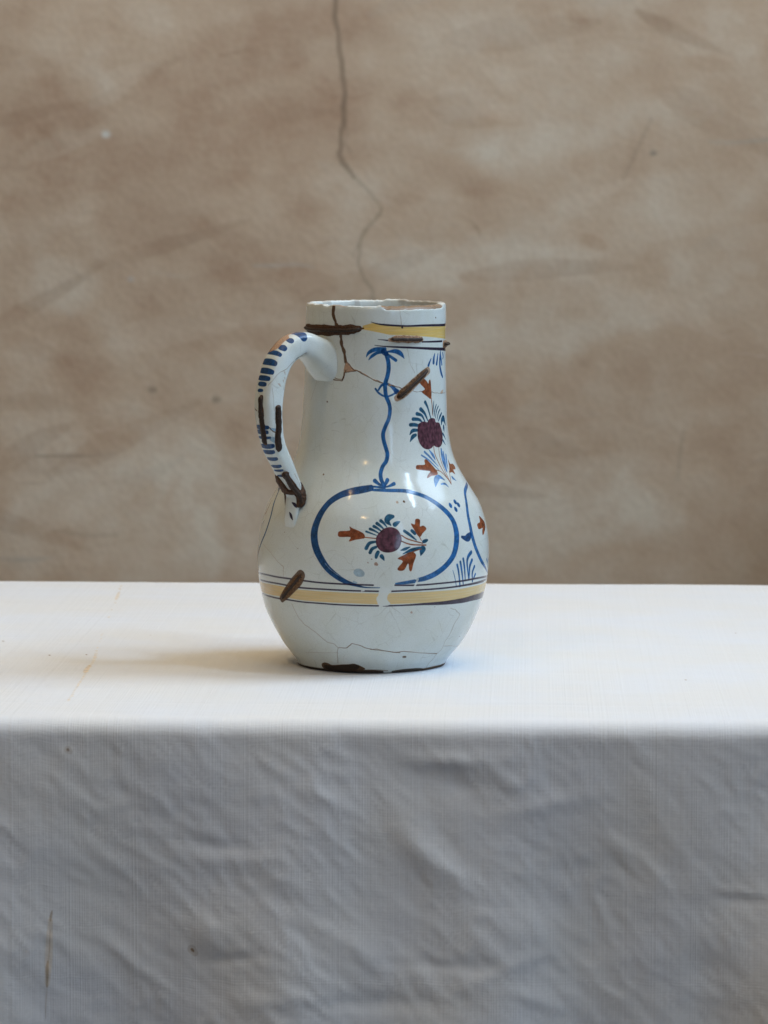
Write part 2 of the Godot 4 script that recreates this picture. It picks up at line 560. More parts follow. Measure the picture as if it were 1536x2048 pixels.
func wall_lines() -> void:
	stroke(Color(0.83, 0.79, 0.73), 0.19, [6.1, 20.4, 14.3, 4.1], [-58.1, 1050.8, -22.7, 1032.8, 11.2, 1010.8])
	stroke(Color(0.83, 0.79, 0.73), 0.18, [6.7, 22.2, 15.5, 4.4], [134.8, 801.8, 173.9, 805.9, 220.1, 801.2])
	stroke(Color(0.83, 0.79, 0.73), 0.13, [4.6, 15.2, 10.6, 3.0], [349.9, 1269.7, 420.7, 1226.1, 488.9, 1187.7])
	stroke(Color(0.58, 0.47, 0.385), 0.19, [4.2, 13.9, 9.7, 2.8], [-383.3, 1088.3, -343.1, 1100.1, -295.2, 1109.9])
	stroke(Color(0.58, 0.47, 0.385), 0.19, [4.6, 15.4, 10.8, 3.1], [255.1, 1200.2, 295.0, 1179.6, 341.0, 1160.8])
	stroke(Color(0.58, 0.47, 0.385), 0.09, [7.2, 23.9, 16.7, 4.8], [-275.8, 1271.6, -240.7, 1267.2, -206.3, 1255.7])
	stroke(Color(0.58, 0.47, 0.385), 0.15, [7.9, 26.3, 18.4, 5.3], [-328.1, 741.4, -257.2, 776.9, -179.3, 813.7])
	stroke(Color(0.58, 0.47, 0.385), 0.09, [8.5, 28.4, 19.9, 5.7], [-375.3, 1042.6, -289.5, 1096.8, -199.8, 1153.4])
	stroke(Color(0.83, 0.79, 0.73), 0.11, [9.6, 31.9, 22.4, 6.4], [-169.7, 873.9, -102.9, 838.2, -42.0, 799.2])
	stroke(Color(0.83, 0.79, 0.73), 0.12, [6.0, 20.1, 14.1, 4.0], [-335.0, 656.6, -251.2, 659.4, -162.8, 660.8])
	stroke(Color(0.58, 0.47, 0.385), 0.17, [6.4, 21.3, 14.9, 4.3], [-375.1, 880.0, -341.1, 867.4, -306.0, 851.0])
	stroke(Color(0.83, 0.79, 0.73), 0.16, [6.5, 21.7, 15.2, 4.3], [-8.6, 1197.5, 65.9, 1228.4, 134.6, 1256.1])
	stroke(Color(0.83, 0.79, 0.73), 0.10, [9.2, 30.7, 21.5, 6.1], [-317.7, 707.3, -274.6, 731.1, -226.2, 745.7])
	stroke(Color(0.83, 0.79, 0.73), 0.10, [10.2, 34.1, 23.9, 6.8], [-460.3, 964.9, -376.0, 980.5, -286.2, 997.5])
	stroke(Color(0.58, 0.47, 0.385), 0.18, [4.8, 16.1, 11.2, 3.2], [-414.0, 873.5, -339.6, 912.1, -270.1, 952.7])
	stroke(Color(0.83, 0.79, 0.73), 0.16, [4.5, 15.1, 10.6, 3.0], [71.7, 1104.5, 145.2, 1098.2, 218.4, 1084.2])
	stroke(Color(0.58, 0.47, 0.385), 0.15, [7.0, 23.3, 16.3, 4.7], [-385.3, 743.2, -344.9, 772.7, -305.4, 792.1])
	stroke(Color(0.58, 0.47, 0.385), 0.14, [10.4, 34.7, 24.3, 6.9], [52.3, 1110.4, 86.2, 1101.6, 119.5, 1093.3])
	stroke(Color(0.83, 0.79, 0.73), 0.14, [4.3, 14.4, 10.0, 2.9], [275.9, 1245.1, 348.1, 1232.0, 426.3, 1209.5])
	stroke(Color(0.58, 0.47, 0.385), 0.17, [6.3, 21.1, 14.8, 4.2], [-444.8, 727.5, -368.5, 692.8, -287.7, 665.8])
	stroke(Color(0.83, 0.79, 0.73), 0.08, [4.2, 14.0, 9.8, 2.8], [81.3, 706.9, 114.7, 710.3, 146.7, 703.5])
	stroke(Color(0.83, 0.79, 0.73), 0.17, [7.4, 24.7, 17.3, 4.9], [188.0, 1219.5, 221.7, 1217.3, 251.1, 1211.1])
	stroke(Color(0.83, 0.79, 0.73), 0.17, [9.4, 31.2, 21.8, 6.2], [-485.4, 655.1, -412.1, 657.3, -336.5, 652.9])
	stroke(Color(0.83, 0.79, 0.73), 0.16, [8.1, 27.1, 19.0, 5.4], [-283.0, 1107.7, -254.2, 1133.8, -219.3, 1148.8])
	stroke(Color(0.83, 0.79, 0.73), 0.08, [7.3, 24.3, 17.0, 4.9], [-278.0, 687.5, -247.4, 700.8, -215.8, 724.8])
	stroke(Color(0.58, 0.47, 0.385), 0.10, [6.0, 19.8, 13.9, 4.0], [-362.9, 747.4, -328.3, 752.6, -295.8, 762.1])
	stroke(Color(0.58, 0.47, 0.385), 0.12, [9.6, 32.2, 22.5, 6.4], [-435.6, 1150.4, -376.0, 1155.0, -323.9, 1150.1])
	stroke(Color(0.83, 0.79, 0.73), 0.14, [9.7, 32.5, 22.7, 6.5], [-272.4, 873.3, -209.7, 884.3, -140.2, 890.6])
	stroke(Color(0.83, 0.79, 0.73), 0.17, [6.0, 20.1, 14.0, 4.0], [309.3, 964.4, 366.5, 981.4, 423.0, 991.0])
	stroke(Color(0.58, 0.47, 0.385), 0.13, [10.2, 34.0, 23.8, 6.8], [65.5, 1173.2, 144.5, 1179.4, 216.4, 1189.7])
	stroke(Color(0.58, 0.47, 0.385), 0.14, [7.0, 23.3, 16.3, 4.7], [141.6, 786.0, 173.6, 769.4, 208.4, 760.8])
	stroke(Color(0.58, 0.47, 0.385), 0.12, [5.4, 17.8, 12.5, 3.6], [-383.4, 812.8, -333.8, 813.7, -281.3, 804.8])
	stroke(Color(0.58, 0.47, 0.385), 0.16, [6.5, 21.6, 15.1, 4.3], [82.8, 938.1, 171.3, 947.4, 259.9, 948.0])
	stroke(Color(0.58, 0.47, 0.385), 0.12, [9.1, 30.5, 21.3, 6.1], [-164.3, 1093.2, -113.5, 1100.9, -57.6, 1100.9])
	stroke(Color(0.58, 0.47, 0.385), 0.13, [9.9, 32.8, 23.0, 6.6], [274.3, 1125.7, 332.0, 1095.8, 393.5, 1057.3])
	stroke(Color(0.83, 0.79, 0.73), 0.15, [8.8, 29.2, 20.5, 5.8], [108.6, 1141.6, 157.1, 1123.1, 209.2, 1100.9])
	stroke(Color(0.83, 0.79, 0.73), 0.10, [5.3, 17.6, 12.3, 3.5], [-46.3, 641.9, 43.1, 659.7, 126.0, 670.6])
	stroke(Color(0.83, 0.79, 0.73), 0.13, [8.6, 28.6, 20.0, 5.7], [78.9, 963.0, 161.0, 995.1, 249.8, 1034.6])
	stroke(Color(0.58, 0.47, 0.385), 0.11, [5.0, 16.6, 11.6, 3.3], [-124.9, 869.5, -20.0, 866.7, 78.7, 858.2])
	stroke(Color(0.58, 0.47, 0.385), 0.09, [7.4, 24.8, 17.3, 5.0], [-98.0, 899.3, -14.3, 936.7, 61.7, 966.3])
	stroke(Color(0.83, 0.79, 0.73), 0.18, [8.5, 28.4, 19.9, 5.7], [266.7, 916.6, 306.3, 902.0, 347.6, 877.2])
	stroke(Color(0.58, 0.47, 0.385), 0.14, [4.8, 16.1, 11.3, 3.2], [-285.9, 949.9, -209.7, 970.3, -128.8, 994.6])
	stroke(Color(0.58, 0.47, 0.385), 0.14, [6.4, 21.3, 14.9, 4.3], [-12.6, 731.4, 75.6, 728.0, 165.5, 719.4])
	stroke(Color(0.83, 0.79, 0.73), 0.18, [7.2, 23.9, 16.7, 4.8], [-332.7, 686.7, -264.7, 719.9, -194.7, 759.6])
	stroke(Color(0.58, 0.47, 0.385), 0.14, [5.9, 19.8, 13.8, 4.0], [-41.1, 655.0, 36.8, 630.9, 119.5, 595.0])
	stroke(Color(0.83, 0.79, 0.73), 0.15, [6.6, 22.0, 15.4, 4.4], [-353.3, 1055.3, -305.9, 1072.9, -265.7, 1086.9])
	stroke(Color(0.52, 0.42, 0.34), 0.16, [0.7, 2.0, 1.0], [-253.4, 823.6, -248.0, 817.4, -245.6, 811.3])
	stroke(Color(0.52, 0.42, 0.34), 0.17, [0.7, 2.0, 1.0], [-362.5, 731.5, -343.6, 732.8, -327.7, 734.1])
	stroke(Color(0.52, 0.42, 0.34), 0.28, [0.7, 2.0, 1.0], [-63.3, 969.0, -54.1, 971.2, -47.9, 973.4])
	stroke(Color(0.84, 0.81, 0.76), 0.33, [0.7, 2.0, 1.0], [270.5, 1004.4, 282.8, 991.9, 292.0, 979.3])
	stroke(Color(0.84, 0.81, 0.76), 0.26, [0.7, 2.0, 1.0], [18.6, 979.0, 27.7, 977.0, 33.7, 975.1])
	stroke(Color(0.52, 0.42, 0.34), 0.16, [0.7, 2.0, 1.0], [-156.3, 756.1, -143.1, 747.9, -132.8, 739.7])
	stroke(Color(0.84, 0.81, 0.76), 0.26, [0.7, 2.0, 1.0], [-101.5, 796.3, -83.5, 795.9, -68.5, 795.6])
	stroke(Color(0.52, 0.42, 0.34), 0.17, [0.7, 2.0, 1.0], [-327.9, 665.9, -319.6, 655.9, -314.3, 645.8])
	stroke(Color(0.84, 0.81, 0.76), 0.26, [0.7, 2.0, 1.0], [-286.0, 802.7, -274.0, 801.0, -265.0, 799.2])
	stroke(Color(0.84, 0.81, 0.76), 0.19, [0.7, 2.0, 1.0], [-77.8, 670.9, -63.9, 652.6, -53.0, 634.2])
	stroke(Color(0.52, 0.42, 0.34), 0.20, [0.7, 2.0, 1.0], [-351.4, 1045.3, -345.4, 1047.7, -342.4, 1050.1])
	stroke(Color(0.52, 0.42, 0.34), 0.39, [0.7, 2.0, 1.0], [91.1, 995.0, 97.9, 986.9, 101.8, 978.7])
	stroke(Color(0.84, 0.81, 0.76), 0.37, [0.7, 2.0, 1.0], [-318.9, 913.0, -310.3, 905.5, -304.7, 898.1])
	stroke(Color(0.84, 0.81, 0.76), 0.39, [0.7, 2.0, 1.0], [-223.8, 942.5, -206.1, 940.4, -191.4, 938.2])
	stroke(Color(0.84, 0.81, 0.76), 0.36, [0.7, 2.0, 1.0], [11.6, 719.7, 18.9, 718.3, 23.3, 716.9])
	stroke(Color(0.84, 0.81, 0.76), 0.19, [0.7, 2.0, 1.0], [-314.3, 781.3, -293.2, 783.4, -275.1, 785.6])
	stroke(Color(0.84, 0.81, 0.76), 0.28, [0.7, 2.0, 1.0], [352.9, 864.2, 376.4, 860.7, 397.0, 857.3])
	stroke(Color(0.52, 0.42, 0.34), 0.37, [0.7, 2.0, 1.0], [342.9, 882.5, 349.5, 883.6, 353.1, 884.6])
	stroke(Color(0.84, 0.81, 0.76), 0.28, [0.7, 2.0, 1.0], [59.8, 1060.9, 75.6, 1064.0, 88.4, 1067.1])
	stroke(Color(0.52, 0.42, 0.34), 0.19, [0.7, 2.0, 1.0], [-37.6, 916.5, -17.8, 917.3, -0.9, 918.2])
	stroke(Color(0.84, 0.81, 0.76), 0.38, [0.7, 2.0, 1.0], [374.7, 814.7, 386.7, 813.3, 395.7, 811.8])
	stroke(Color(0.52, 0.42, 0.34), 0.30, [0.7, 2.0, 1.0], [-157.6, 1157.4, -141.7, 1159.9, -128.7, 1162.5])
	stroke(Color(0.84, 0.81, 0.76), 0.26, [0.7, 2.0, 1.0], [240.8, 1171.2, 254.3, 1170.1, 264.9, 1169.0])
	stroke(Color(0.52, 0.42, 0.34), 0.17, [0.7, 2.0, 1.0], [-341.5, 1092.3, -327.3, 1077.9, -316.0, 1063.5])
	stroke(Color(0.84, 0.81, 0.76), 0.34, [0.7, 2.0, 1.0], [216.6, 716.5, 228.0, 715.1, 236.5, 713.6])
	stroke(Color(0.52, 0.42, 0.34), 0.18, [0.7, 2.0, 1.0], [-33.7, 1114.0, -13.3, 1118.4, 4.1, 1122.9])
	jagged = true
	stroke(Color(0.33, 0.285, 0.235), 0.40, [3.0, 4.0, 3.0, 4.5, 3.5, 4.5, 3.0, 3.5, 4.5, 2.5], [-43.6, 1239.6, -42.1, 1210.3, -43.2, 1193.7, -39.7, 1180.0, -38.8, 1163.3, -36.3, 1151.5, -34.8, 1131.9, -32.9, 1119.1, -34.9, 1106.3, -33.9, 1092.6, -37.4, 1081.7, -36.9, 1067.9, -38.9, 1060.1, -35.9, 1052.2, -29.0, 1044.3, -24.5, 1037.4])
	stroke(Color(0.40, 0.375, 0.32), 0.32, [2.5, 2.0, 2.5, 3.0, 2.5, 2.0, 3.0, 2.5], [-24.5, 1037.4, -16.1, 1030.5, -6.7, 1019.6, 0.7, 1010.7, 3.2, 1003.8, -3.2, 995.8, -10.7, 987.9, -16.1, 980.0, -19.1, 971.1, -18.6, 961.7, -20.6, 954.2, -17.7, 945.3, -14.2, 936.4, -8.2, 929.4, -5.7, 924.4, -6.2, 908.5, -7.2, 864.7])
	stroke(Color(0.8, 0.8, 0.78), 0.90, [7.0, 5.6], [-270.6, 1079.8, -267.8, 1079.8])
	stroke(Color(0.76, 0.75, 0.74), 0.70, [5.0, 4.0], [-246.9, 936.4, -244.9, 936.4])
	stroke(Color(0.42, 0.42, 0.42), 0.60, [4.0, 3.2], [271.8, 1061.0, 273.4, 1061.0])
	stroke(Color(0.42, 0.38, 0.34), 0.40, [7.0, 5.6], [-226.7, 825.8, -223.9, 825.8])
	stroke(Color(0.45, 0.41, 0.36), 0.40, [7.0, 5.6], [-162.9, 816.3, -160.1, 816.3])
	stroke(Color(0.42, 0.37, 0.32), 0.35, [1.0, 1.5, 1.0], [-33.9, 1092.6, -30.9, 1081.7, -31.9, 1070.4, -28.5, 1063.0])
	stroke(Color(0.42, 0.37, 0.32), 0.30, [1.0, 1.0, 0.5], [-19.1, 971.1, -24.1, 964.1, -25.1, 958.2])
	stroke(Color(0.72, 0.70, 0.67), 0.60, [2.0, 4.0, 3.0, 1.5], [-124.0, 950.3, -104.1, 949.8, -81.8, 951.3, -64.4, 948.3])
	stroke(Color(0.66, 0.65, 0.62), 0.50, [2.0, 3.0, 3.0], [327.2, 1071.9, 354.4, 1071.4, 389.1, 1074.8])
	stroke(Color(0.43, 0.39, 0.35), 0.35, [1.0, 2.0, 1.5, 1.0], [-343.1, 760.2, -322.1, 759.7, -297.1, 760.2, -262.1, 761.8])
	stroke(Color(0.43, 0.40, 0.36), 0.20, [1.5, 2.5, 1.5], [-327.7, 685.9, -292.7, 680.4, -260.2, 681.4])
	stroke(Color(0.70, 0.69, 0.66), 0.40, [2.5, 3.5, 1.5], [-378.1, 656.2, -343.1, 655.7, -328.0, 658.2])
	stroke(Color(0.45, 0.42, 0.38), 0.20, [2.0, 3.0, 2.0], [304.8, 784.8, 301.5, 764.8, 298.7, 734.7])
	stroke(Color(0.45, 0.40, 0.35), 0.15, [3.0, 4.5, 3.0], [270.0, 1095.0, 255.4, 1063.0, 243.2, 1035.9])
	jagged = false


# ---------------------------------------------------------------- painting on a surface: coordinates in that surface's own units
var map_x0 := 0.0          # unit at the left of the picture
var map_kx := 1.0          # texels per unit
var map_y0 := 0.0          # unit at the top
var map_ky := 1.0          # texels per unit (negative when units go up)
var jagged := false
var mm_y := 1.0            # millimetres per texel down
var mm_x := PackedFloat32Array()   # millimetres per texel across, for each row


func set_map(w: int, h: int, x0: float, x1: float, y_top: float, y_bottom: float, mm_per_y: float) -> void:
	pw = w
	ph = h
	map_x0 = x0
	map_kx = w / (x1 - x0)
	map_y0 = y_top
	map_ky = h / (y_bottom - y_top)
	mm_y = absf(mm_per_y / map_ky)


func texels(list: Array) -> PackedVector2Array:
	var out := PackedVector2Array()
	for i in list.size() / 2:
		out.append(Vector2((float(list[i * 2]) - map_x0) * map_kx, (float(list[i * 2 + 1]) - map_y0) * map_ky))
	return out


func smooth(p: PackedVector2Array, closed: bool, steps: int) -> PackedVector2Array:
	var n := p.size()
	if n < 3: return p
	var out := PackedVector2Array()
	for i in (n if closed else n - 1):
		var a := p[(i - 1 + n) % n] if closed else p[maxi(i - 1, 0)]
		var b := p[i]
		var c := p[(i + 1) % n]
		var d := p[(i + 2) % n] if closed else p[mini(i + 2, n - 1)]
		for k in steps:
			var t := float(k) / steps
			out.append(Vector2(cr(a.x, b.x, c.x, d.x, t), cr(a.y, b.y, c.y, d.y, t)))
	if not closed: out.append(p[n - 1])
	return out


func lay(c: Color, al: float, x0: int, y0: int, w: int, h: int, cov: PackedFloat32Array, kind: int) -> void:
	var cr_ := c.r * 255.0
	var cg := c.g * 255.0
	var cb := c.b * 255.0
	var plum := c == PLUM
	for y in h:
		for x in w:
			var k := cov[y * w + x]
			if k <= 0.004: continue
			var at := (y0 + y) * pw + x0 + x
			var wob := n_fine.get_noise_2d(x0 + x, y0 + y)
			var a := clampf(k * al * (1.0 + (0.16 if kind < 2 else 0.5) * wob), 0.0, 1.0)
			var m := 1.0
			if plum:
				m = 1.0 + 0.5 * wob + 0.45 * n_mid.get_noise_2d(x0 + x, y0 + y)
			elif c == YELLOW or c == OCHRE:
				m = 1.0 + 0.10 * n_mid.get_noise_2d((x0 + x) * 0.12, (y0 + y) * 9.0) + 0.05 * wob
			elif kind == 2:
				m = 1.0 + 0.6 * wob
			elif kind == 0:
				m = 1.0 + 0.30 * n_mid.get_noise_2d(x0 + x, y0 + y)
			var b := at * 3
			pic[b] = clampi(int(lerpf(pic[b], cr_ * m, a)), 0, 255)
			pic[b + 1] = clampi(int(lerpf(pic[b + 1], cg * m, a)), 0, 255)
			pic[b + 2] = clampi(int(lerpf(pic[b + 2], cb * m, a)), 0, 255)
			if kind == 2:
				rel[at] = clampi(int(rel[at] - 46.0 * a + 20.0 * a * wob), 0, 255)
				if rgh.size(): rgh[at] = clampi(int(lerpf(rgh[at], 205.0, a)), 0, 255)
			elif kind == 0 and rgh.size():
				rel[at] = clampi(int(rel[at] + 5.0 * a), 0, 255)


func stroke(c: Color, al: float, wide: Array, list: Array, kind := 0) -> void:
	var p := texels(list) if jagged else smooth(texels(list), false, 5)
	var ws := PackedFloat32Array(wide)
	var w_most := 0.0
	for q in ws: w_most = maxf(w_most, q)
	var lo := p[0]
	var hi := p[0]
	for q in p:
		lo = lo.min(q)
		hi = hi.max(q)
	var mid := clampi(int((lo.y + hi.y) / 2), 0, ph - 1)
	var mx := mm_x[mid]
	var ex := w_most / 2 / mx + 2
	var ey := w_most / 2 / mm_y + 2
	var x0 := maxi(int(lo.x - ex), 0)
	var y0 := maxi(int(lo.y - ey), 0)
	var x1 := mini(int(hi.x + ex) + 1, pw - 1)
	var y1 := mini(int(hi.y + ey) + 1, ph - 1)
	if x1 <= x0 or y1 <= y0: return
	var w := x1 - x0 + 1
	var h := y1 - y0 + 1
	var cov := PackedFloat32Array()
	cov.resize(w * h)
	var n := p.size() - 1
	var soft := maxf(mx, mm_y)
	var dry := n_fine
	for i in n:
		var a := p[i]
		var b := p[i + 1]
		var wa := along(ws, float(i) / n * (ws.size() - 1)) if ws.size() > 1 else ws[0]
		var wb := along(ws, float(i + 1) / n * (ws.size() - 1)) if ws.size() > 1 else ws[0]
		var r := maxf(wa, wb) / 2
		var sx0 := maxi(int(minf(a.x, b.x) - r / mx - 1.5), x0)
		var sx1 := mini(int(maxf(a.x, b.x) + r / mx + 2.5), x1)
		var sy0 := maxi(int(minf(a.y, b.y) - r / mm_y - 1.5), y0)
		var sy1 := mini(int(maxf(a.y, b.y) + r / mm_y + 2.5), y1)
		var am := Vector2(a.x * mx, a.y * mm_y)
		var ab := Vector2((b.x - a.x) * mx, (b.y - a.y) * mm_y)
		var len2 := maxf(ab.length_squared(), 1e-9)
		for y in range(sy0, sy1 + 1):
			for x in range(sx0, sx1 + 1):
				var q := Vector2(x * mx, y * mm_y) - am
				var t := clampf(q.dot(ab) / len2, 0.0, 1.0)
				var d := (q - ab * t).length()
				var k := clampf((lerpf(wa, wb, t) / 2 - d) / soft + 0.5, 0.0, 1.0)
				var o := (y - y0) * w + x - x0
				if k > cov[o]: cov[o] = k
	lay(c, al, x0, y0, w, h, cov, kind)


func filled(c: Color, al: float, list: Array) -> void:
	var big := c == YELLOW or c == OCHRE
	var rough_edge := c == CLAY or c == FILLER or c == GLAZE or c == NAVYBROWN
	var p := texels(list) if big else smooth(texels(list), true, 3)
	var lo := p[0]
	var hi := p[0]
	for q in p:
		lo = lo.min(q)
		hi = hi.max(q)
	var x0 := maxi(int(lo.x) - 3, 0)
	var y0 := maxi(int(lo.y) - 3, 0)
	var x1 := mini(int(hi.x) + 3, pw - 1)
	var y1 := mini(int(hi.y) + 3, ph - 1)
	var w := x1 - x0 + 1
	var h := y1 - y0 + 1
	var cov := PackedFloat32Array()
	cov.resize(w * h)
	var n := p.size()
	for y in h:
		# four scan lines a texel
		for sub in 4:
			var yy := y0 + y + (sub + 0.5) / 4.0 - 0.5
			var xs := PackedFloat32Array()
			for i in n:
				var a := p[i]
				var b := p[(i + 1) % n]
				if (a.y <= yy) != (b.y <= yy):
					xs.append(a.x + (yy - a.y) / (b.y - a.y) * (b.x - a.x))
			xs.sort()
			for k in xs.size() / 2:
				var ja := 1.6 * n_fine.get_noise_2d(yy * 2.0, 7.0 + k) if rough_edge else 0.0
				var jb := 1.6 * n_fine.get_noise_2d(yy * 2.0, 57.0 + k) if rough_edge else 0.0
				var xa := xs[k * 2] + ja
				var xb := xs[k * 2 + 1] + jb
				for x in range(maxi(int(xa), x0), mini(int(xb) + 2, x1 + 1)):
					var part := clampf(minf(x + 0.5, xb) - maxf(x - 0.5, xa), 0.0, 1.0)
					cov[y * w + x - x0] += part * 0.25
	if big:   # brushed round on the wheel: streaks along the band
		for y in h:
			var s := 0.88 + 0.16 * n_mid.get_noise_2d(3.0, (y0 + y) * 7.0)
			for x in w:
				cov[y * w + x] *= clampf(s + 0.14 * n_mid.get_noise_2d((x0 + x) * 0.15, (y0 + y) * 6.0), 0.3, 1.0)
	lay(c, al, x0, y0, w, h, cov, 2 if (c == CLAY or c == FILLER or c == NAVYBROWN) else (1 if c == GLAZE else 0))


func crack(c: Color, al: float, wide: float, list: Array) -> void:
	# an old break: a jagged thin line, wider here and there
	var out := []
	var n := list.size() / 2
	for i in n - 1:
		var a := Vector2(list[i * 2], list[i * 2 + 1])
		var b := Vector2(list[i * 2 + 2], list[i * 2 + 3])
		for k in 3:
			var q := a.lerp(b, k / 3.0)
			var j := 0.35 if k else 0.0
			out.append(q.x + j * n_fine.get_noise_2d(q.x * 40.0, q.y * 40.0))
			out.append(q.y + j * n_fine.get_noise_2d(q.x * 40.0 + 99.0, q.y * 40.0))
	out.append(list[n * 2 - 2])
	out.append(list[n * 2 - 1])
	var ws := []
	for i in 9: ws.append(maxf(wide * (1.0 + 0.7 * n_fine.get_noise_2d(list[0] * 9.0 + i * 17.0, list[1])), 0.12))
	stroke(c, al, ws, out, 2)


# ---------------------------------------------------------------- the tablecloth: flat cloth laid over a table top, bent over its edges
const C_A0 := -0.36        # the part of the flat cloth that the detailed picture covers
const C_A1 := 0.36
const C_B0 := -0.46
const C_B1 := 0.52
const EDGE_L := -0.80      # edges of the table top
const EDGE_R := 0.300
const EDGE_F := 0.2145
const EDGE_B := -0.4105


func steps(from: float, to: float, fine_from: float, fine_to: float, fine: float, coarse: float) -> PackedFloat32Array:
	var out := PackedFloat32Array()
	var x := from
	while x < to:
		out.append(x)
		x += fine if x > fine_from and x < fine_to else coarse
	out.append(to)
	return out


func cloth() -> void:
	var folds := [
		[0.0523, 0.2421, 0.0210, 0.0039, 0.000, 1.20],
		[0.0524, 0.2554, 0.0252, 0.0095, 0.209, -1.60],
		[0.0358, 0.2919, 0.0196, 0.0084, 0.908, 2.00],
		[0.0538, 0.3044, 0.0168, 0.0062, 0.698, 1.20],
		[-0.0807, 0.3413, 0.0112, 0.0078, 0.436, 1.60],
		[-0.0669, 0.3533, 0.0168, 0.0028, -0.140, -0.80],
		[-0.1268, 0.3567, 0.0168, 0.0034, 0.733, 1.00],
		[-0.0194, 0.2615, 0.0140, 0.0034, 0.524, 0.70],
		[-0.0860, 0.2901, 0.0196, 0.0039, 0.087, -0.80],
		[0.2123, 0.3135, 0.0126, 0.0014, 0.070, 0.60],
		[0.2124, 0.3185, 0.0140, 0.0028, 0.070, -0.70],
		[0.1353, 0.3248, 0.0168, 0.0028, 1.222, 0.60],
		[0.1489, 0.2910, 0.0140, 0.0039, 0.611, 0.80],
		[0.1655, 0.3049, 0.0112, 0.0034, 0.960, 0.70],
		[0.0137, 0.3766, 0.0336, 0.0056, 0.000, -1.00],
		[0.0968, 0.3363, 0.0168, 0.0084, 0.611, 0.90],
		[-0.1417, 0.2961, 0.0196, 0.0039, 0.698, 0.70],
		[-0.0419, 0.3757, 0.0308, 0.0045, -0.070, 0.80],
		[-0.0029, 0.3457, 0.0224, 0.0056, 0.611, 0.80],
		[-0.1608, 0.2570, 0.0168, 0.0028, 0.698, 0.50],
		[0.1024, 0.3757, 0.0168, 0.0045, 0.349, 0.80],
		[-0.0666, 0.2983, 0.0196, 0.0045, -0.052, 0.80],
		[0.1075, 0.2662, 0.0252, 0.0045, -0.209, 0.70],
		[-0.1081, 0.2678, 0.0168, 0.0045, 0.663, 0.60],
		[-0.0306, 0.3234, 0.0252, 0.0056, 0.349, -0.70],
		[0.1907, 0.3580, 0.0112, 0.0168, 1.396, -1.00],
		[0.0802, 0.3590, 0.0196, 0.0039, -0.349, 0.60],
		[0.0525, 0.3564, 0.0308, 0.0028, 0.035, -0.60],
	]
	var rc := 0.035
	var rb := 0.0100
	var big := noise(41, 5.0, 2)
	var wrin := noise(42, 38.0, 3)
	var small := noise(43, 150.0, 3)
	var ridge := noise(45, 26.0, 3)
	ridge.fractal_type = FastNoiseLite.FRACTAL_RIDGED
	var wide := noise(44, 14.0, 2)
	var aa := steps(EDGE_L - 0.55, EDGE_R + 0.55, -0.30, 0.345, 0.0022, 0.02)
	var bb := steps(EDGE_B - 0.5, EDGE_F + 0.55, EDGE_B - 0.03, EDGE_F + 0.23, 0.0022, 0.02)
	var cols := aa.size()
	var pts := PackedVector3Array()
	var uvs := PackedVector2Array()
	for b0 in bb:
		for a in aa:
			# the bend wanders a little along the table's edge
			var b := b0 + 0.0022 * big.get_noise_1d(a * 6.0) * smoothstep(EDGE_F - 0.06, EDGE_F - 0.01, b0)
			var ca := clampf(a, EDGE_L + rc, EDGE_R - rc)
			var cb := clampf(b, EDGE_B + rc, EDGE_F - rc)
			var da := a - ca
			var db := b - cb
			var dist := sqrt(da * da + db * db)
			var s := dist - rc
			var p: Vector3
			var nor := Vector3.UP
			var drop := 0.0
			if s <= 0.0:
				p = Vector3(a, 0, b)
			else:
				var n := Vector3(da / dist, 0, db / dist)
				var base := Vector3(ca, 0, cb) + n * rc
				var ang := minf(s / rb, PI / 2)
				var out := rb * sin(ang)
				drop = rb * (1.0 - cos(ang))
				if s > rb * PI / 2: drop += s - rb * PI / 2
				nor = n * sin(ang) + Vector3.UP * cos(ang)
				# the hang: slow waves, gathered into folds at the corners
				var corner := 2.0 * absf(n.x * n.z)
				out += drop * (0.035 + 0.10 * big.get_noise_2d(a * 1.0 + 3.0, 0.2 * b)) + corner * drop * 0.30 * sin(6.0 * atan2(n.z, n.x) + 0.9)
				# near the right-hand corner the hang flares out into a fold
				out += 0.045 * smoothstep(0.185, 0.28, a) * smoothstep(0.03, 0.2, drop) * absf(n.z)
				p = base + n * out + Vector3.DOWN * drop
			# creases and soft dents
			var k := smoothstep(0.0, 0.02, drop)
			var u := a * 0.72 - b * 0.70       # slant of the crumpling
			var v := a * 0.70 + b * 0.72
			var lift := 0.0
			lift += k * (0.00040 * wrin.get_noise_2d(u * 1.5, v * 0.55) + 0.00052 * (ridge.get_noise_2d(u * 1.8, v * 0.9) + 0.3) * smoothstep(-0.25, 0.35, wide.get_noise_2d(a + 5.0, b)) + 0.00022 * small.get_noise_2d(u * 1.3, v * 0.6) + 0.0010 * wide.get_noise_2d(u, v * 0.6))
			lift += (1.0 - k) * (0.00022 * wrin.get_noise_2d(a * 0.25, b * 1.3) + 0.00005 * small.get_noise_2d(a * 0.4, b) + 0.0004 * wide.get_noise_2d(a * 0.4, b))
			if k > 0.0:
				for f in folds:
					var fx: float = a - f[0]
					var fy: float = b - f[1]
					if absf(fx) > 0.08 or absf(fy) > 0.08: continue
					var c := cos(f[4])
					var sn := sin(f[4])
					var q: float = pow((fx * c + fy * sn) / f[2], 2.0) + pow((-fx * sn + fy * c) / f[3], 2.0)
					if q < 9.0: lift += k * f[5] * 0.0011 * exp(-q * 0.9)
			# a pressed fold line along the front of the top
			lift -= (1.0 - k) * 0.00030 * exp(-pow((b - EDGE_F + 0.052 + 0.002 * big.get_noise_1d(a * 3.0)) / 0.0022, 2.0))
			pts.append(p + nor * lift)
			uvs.append(Vector2((a - C_A0) / (C_A1 - C_A0), (b0 - C_B0) / (C_B1 - C_B0)))
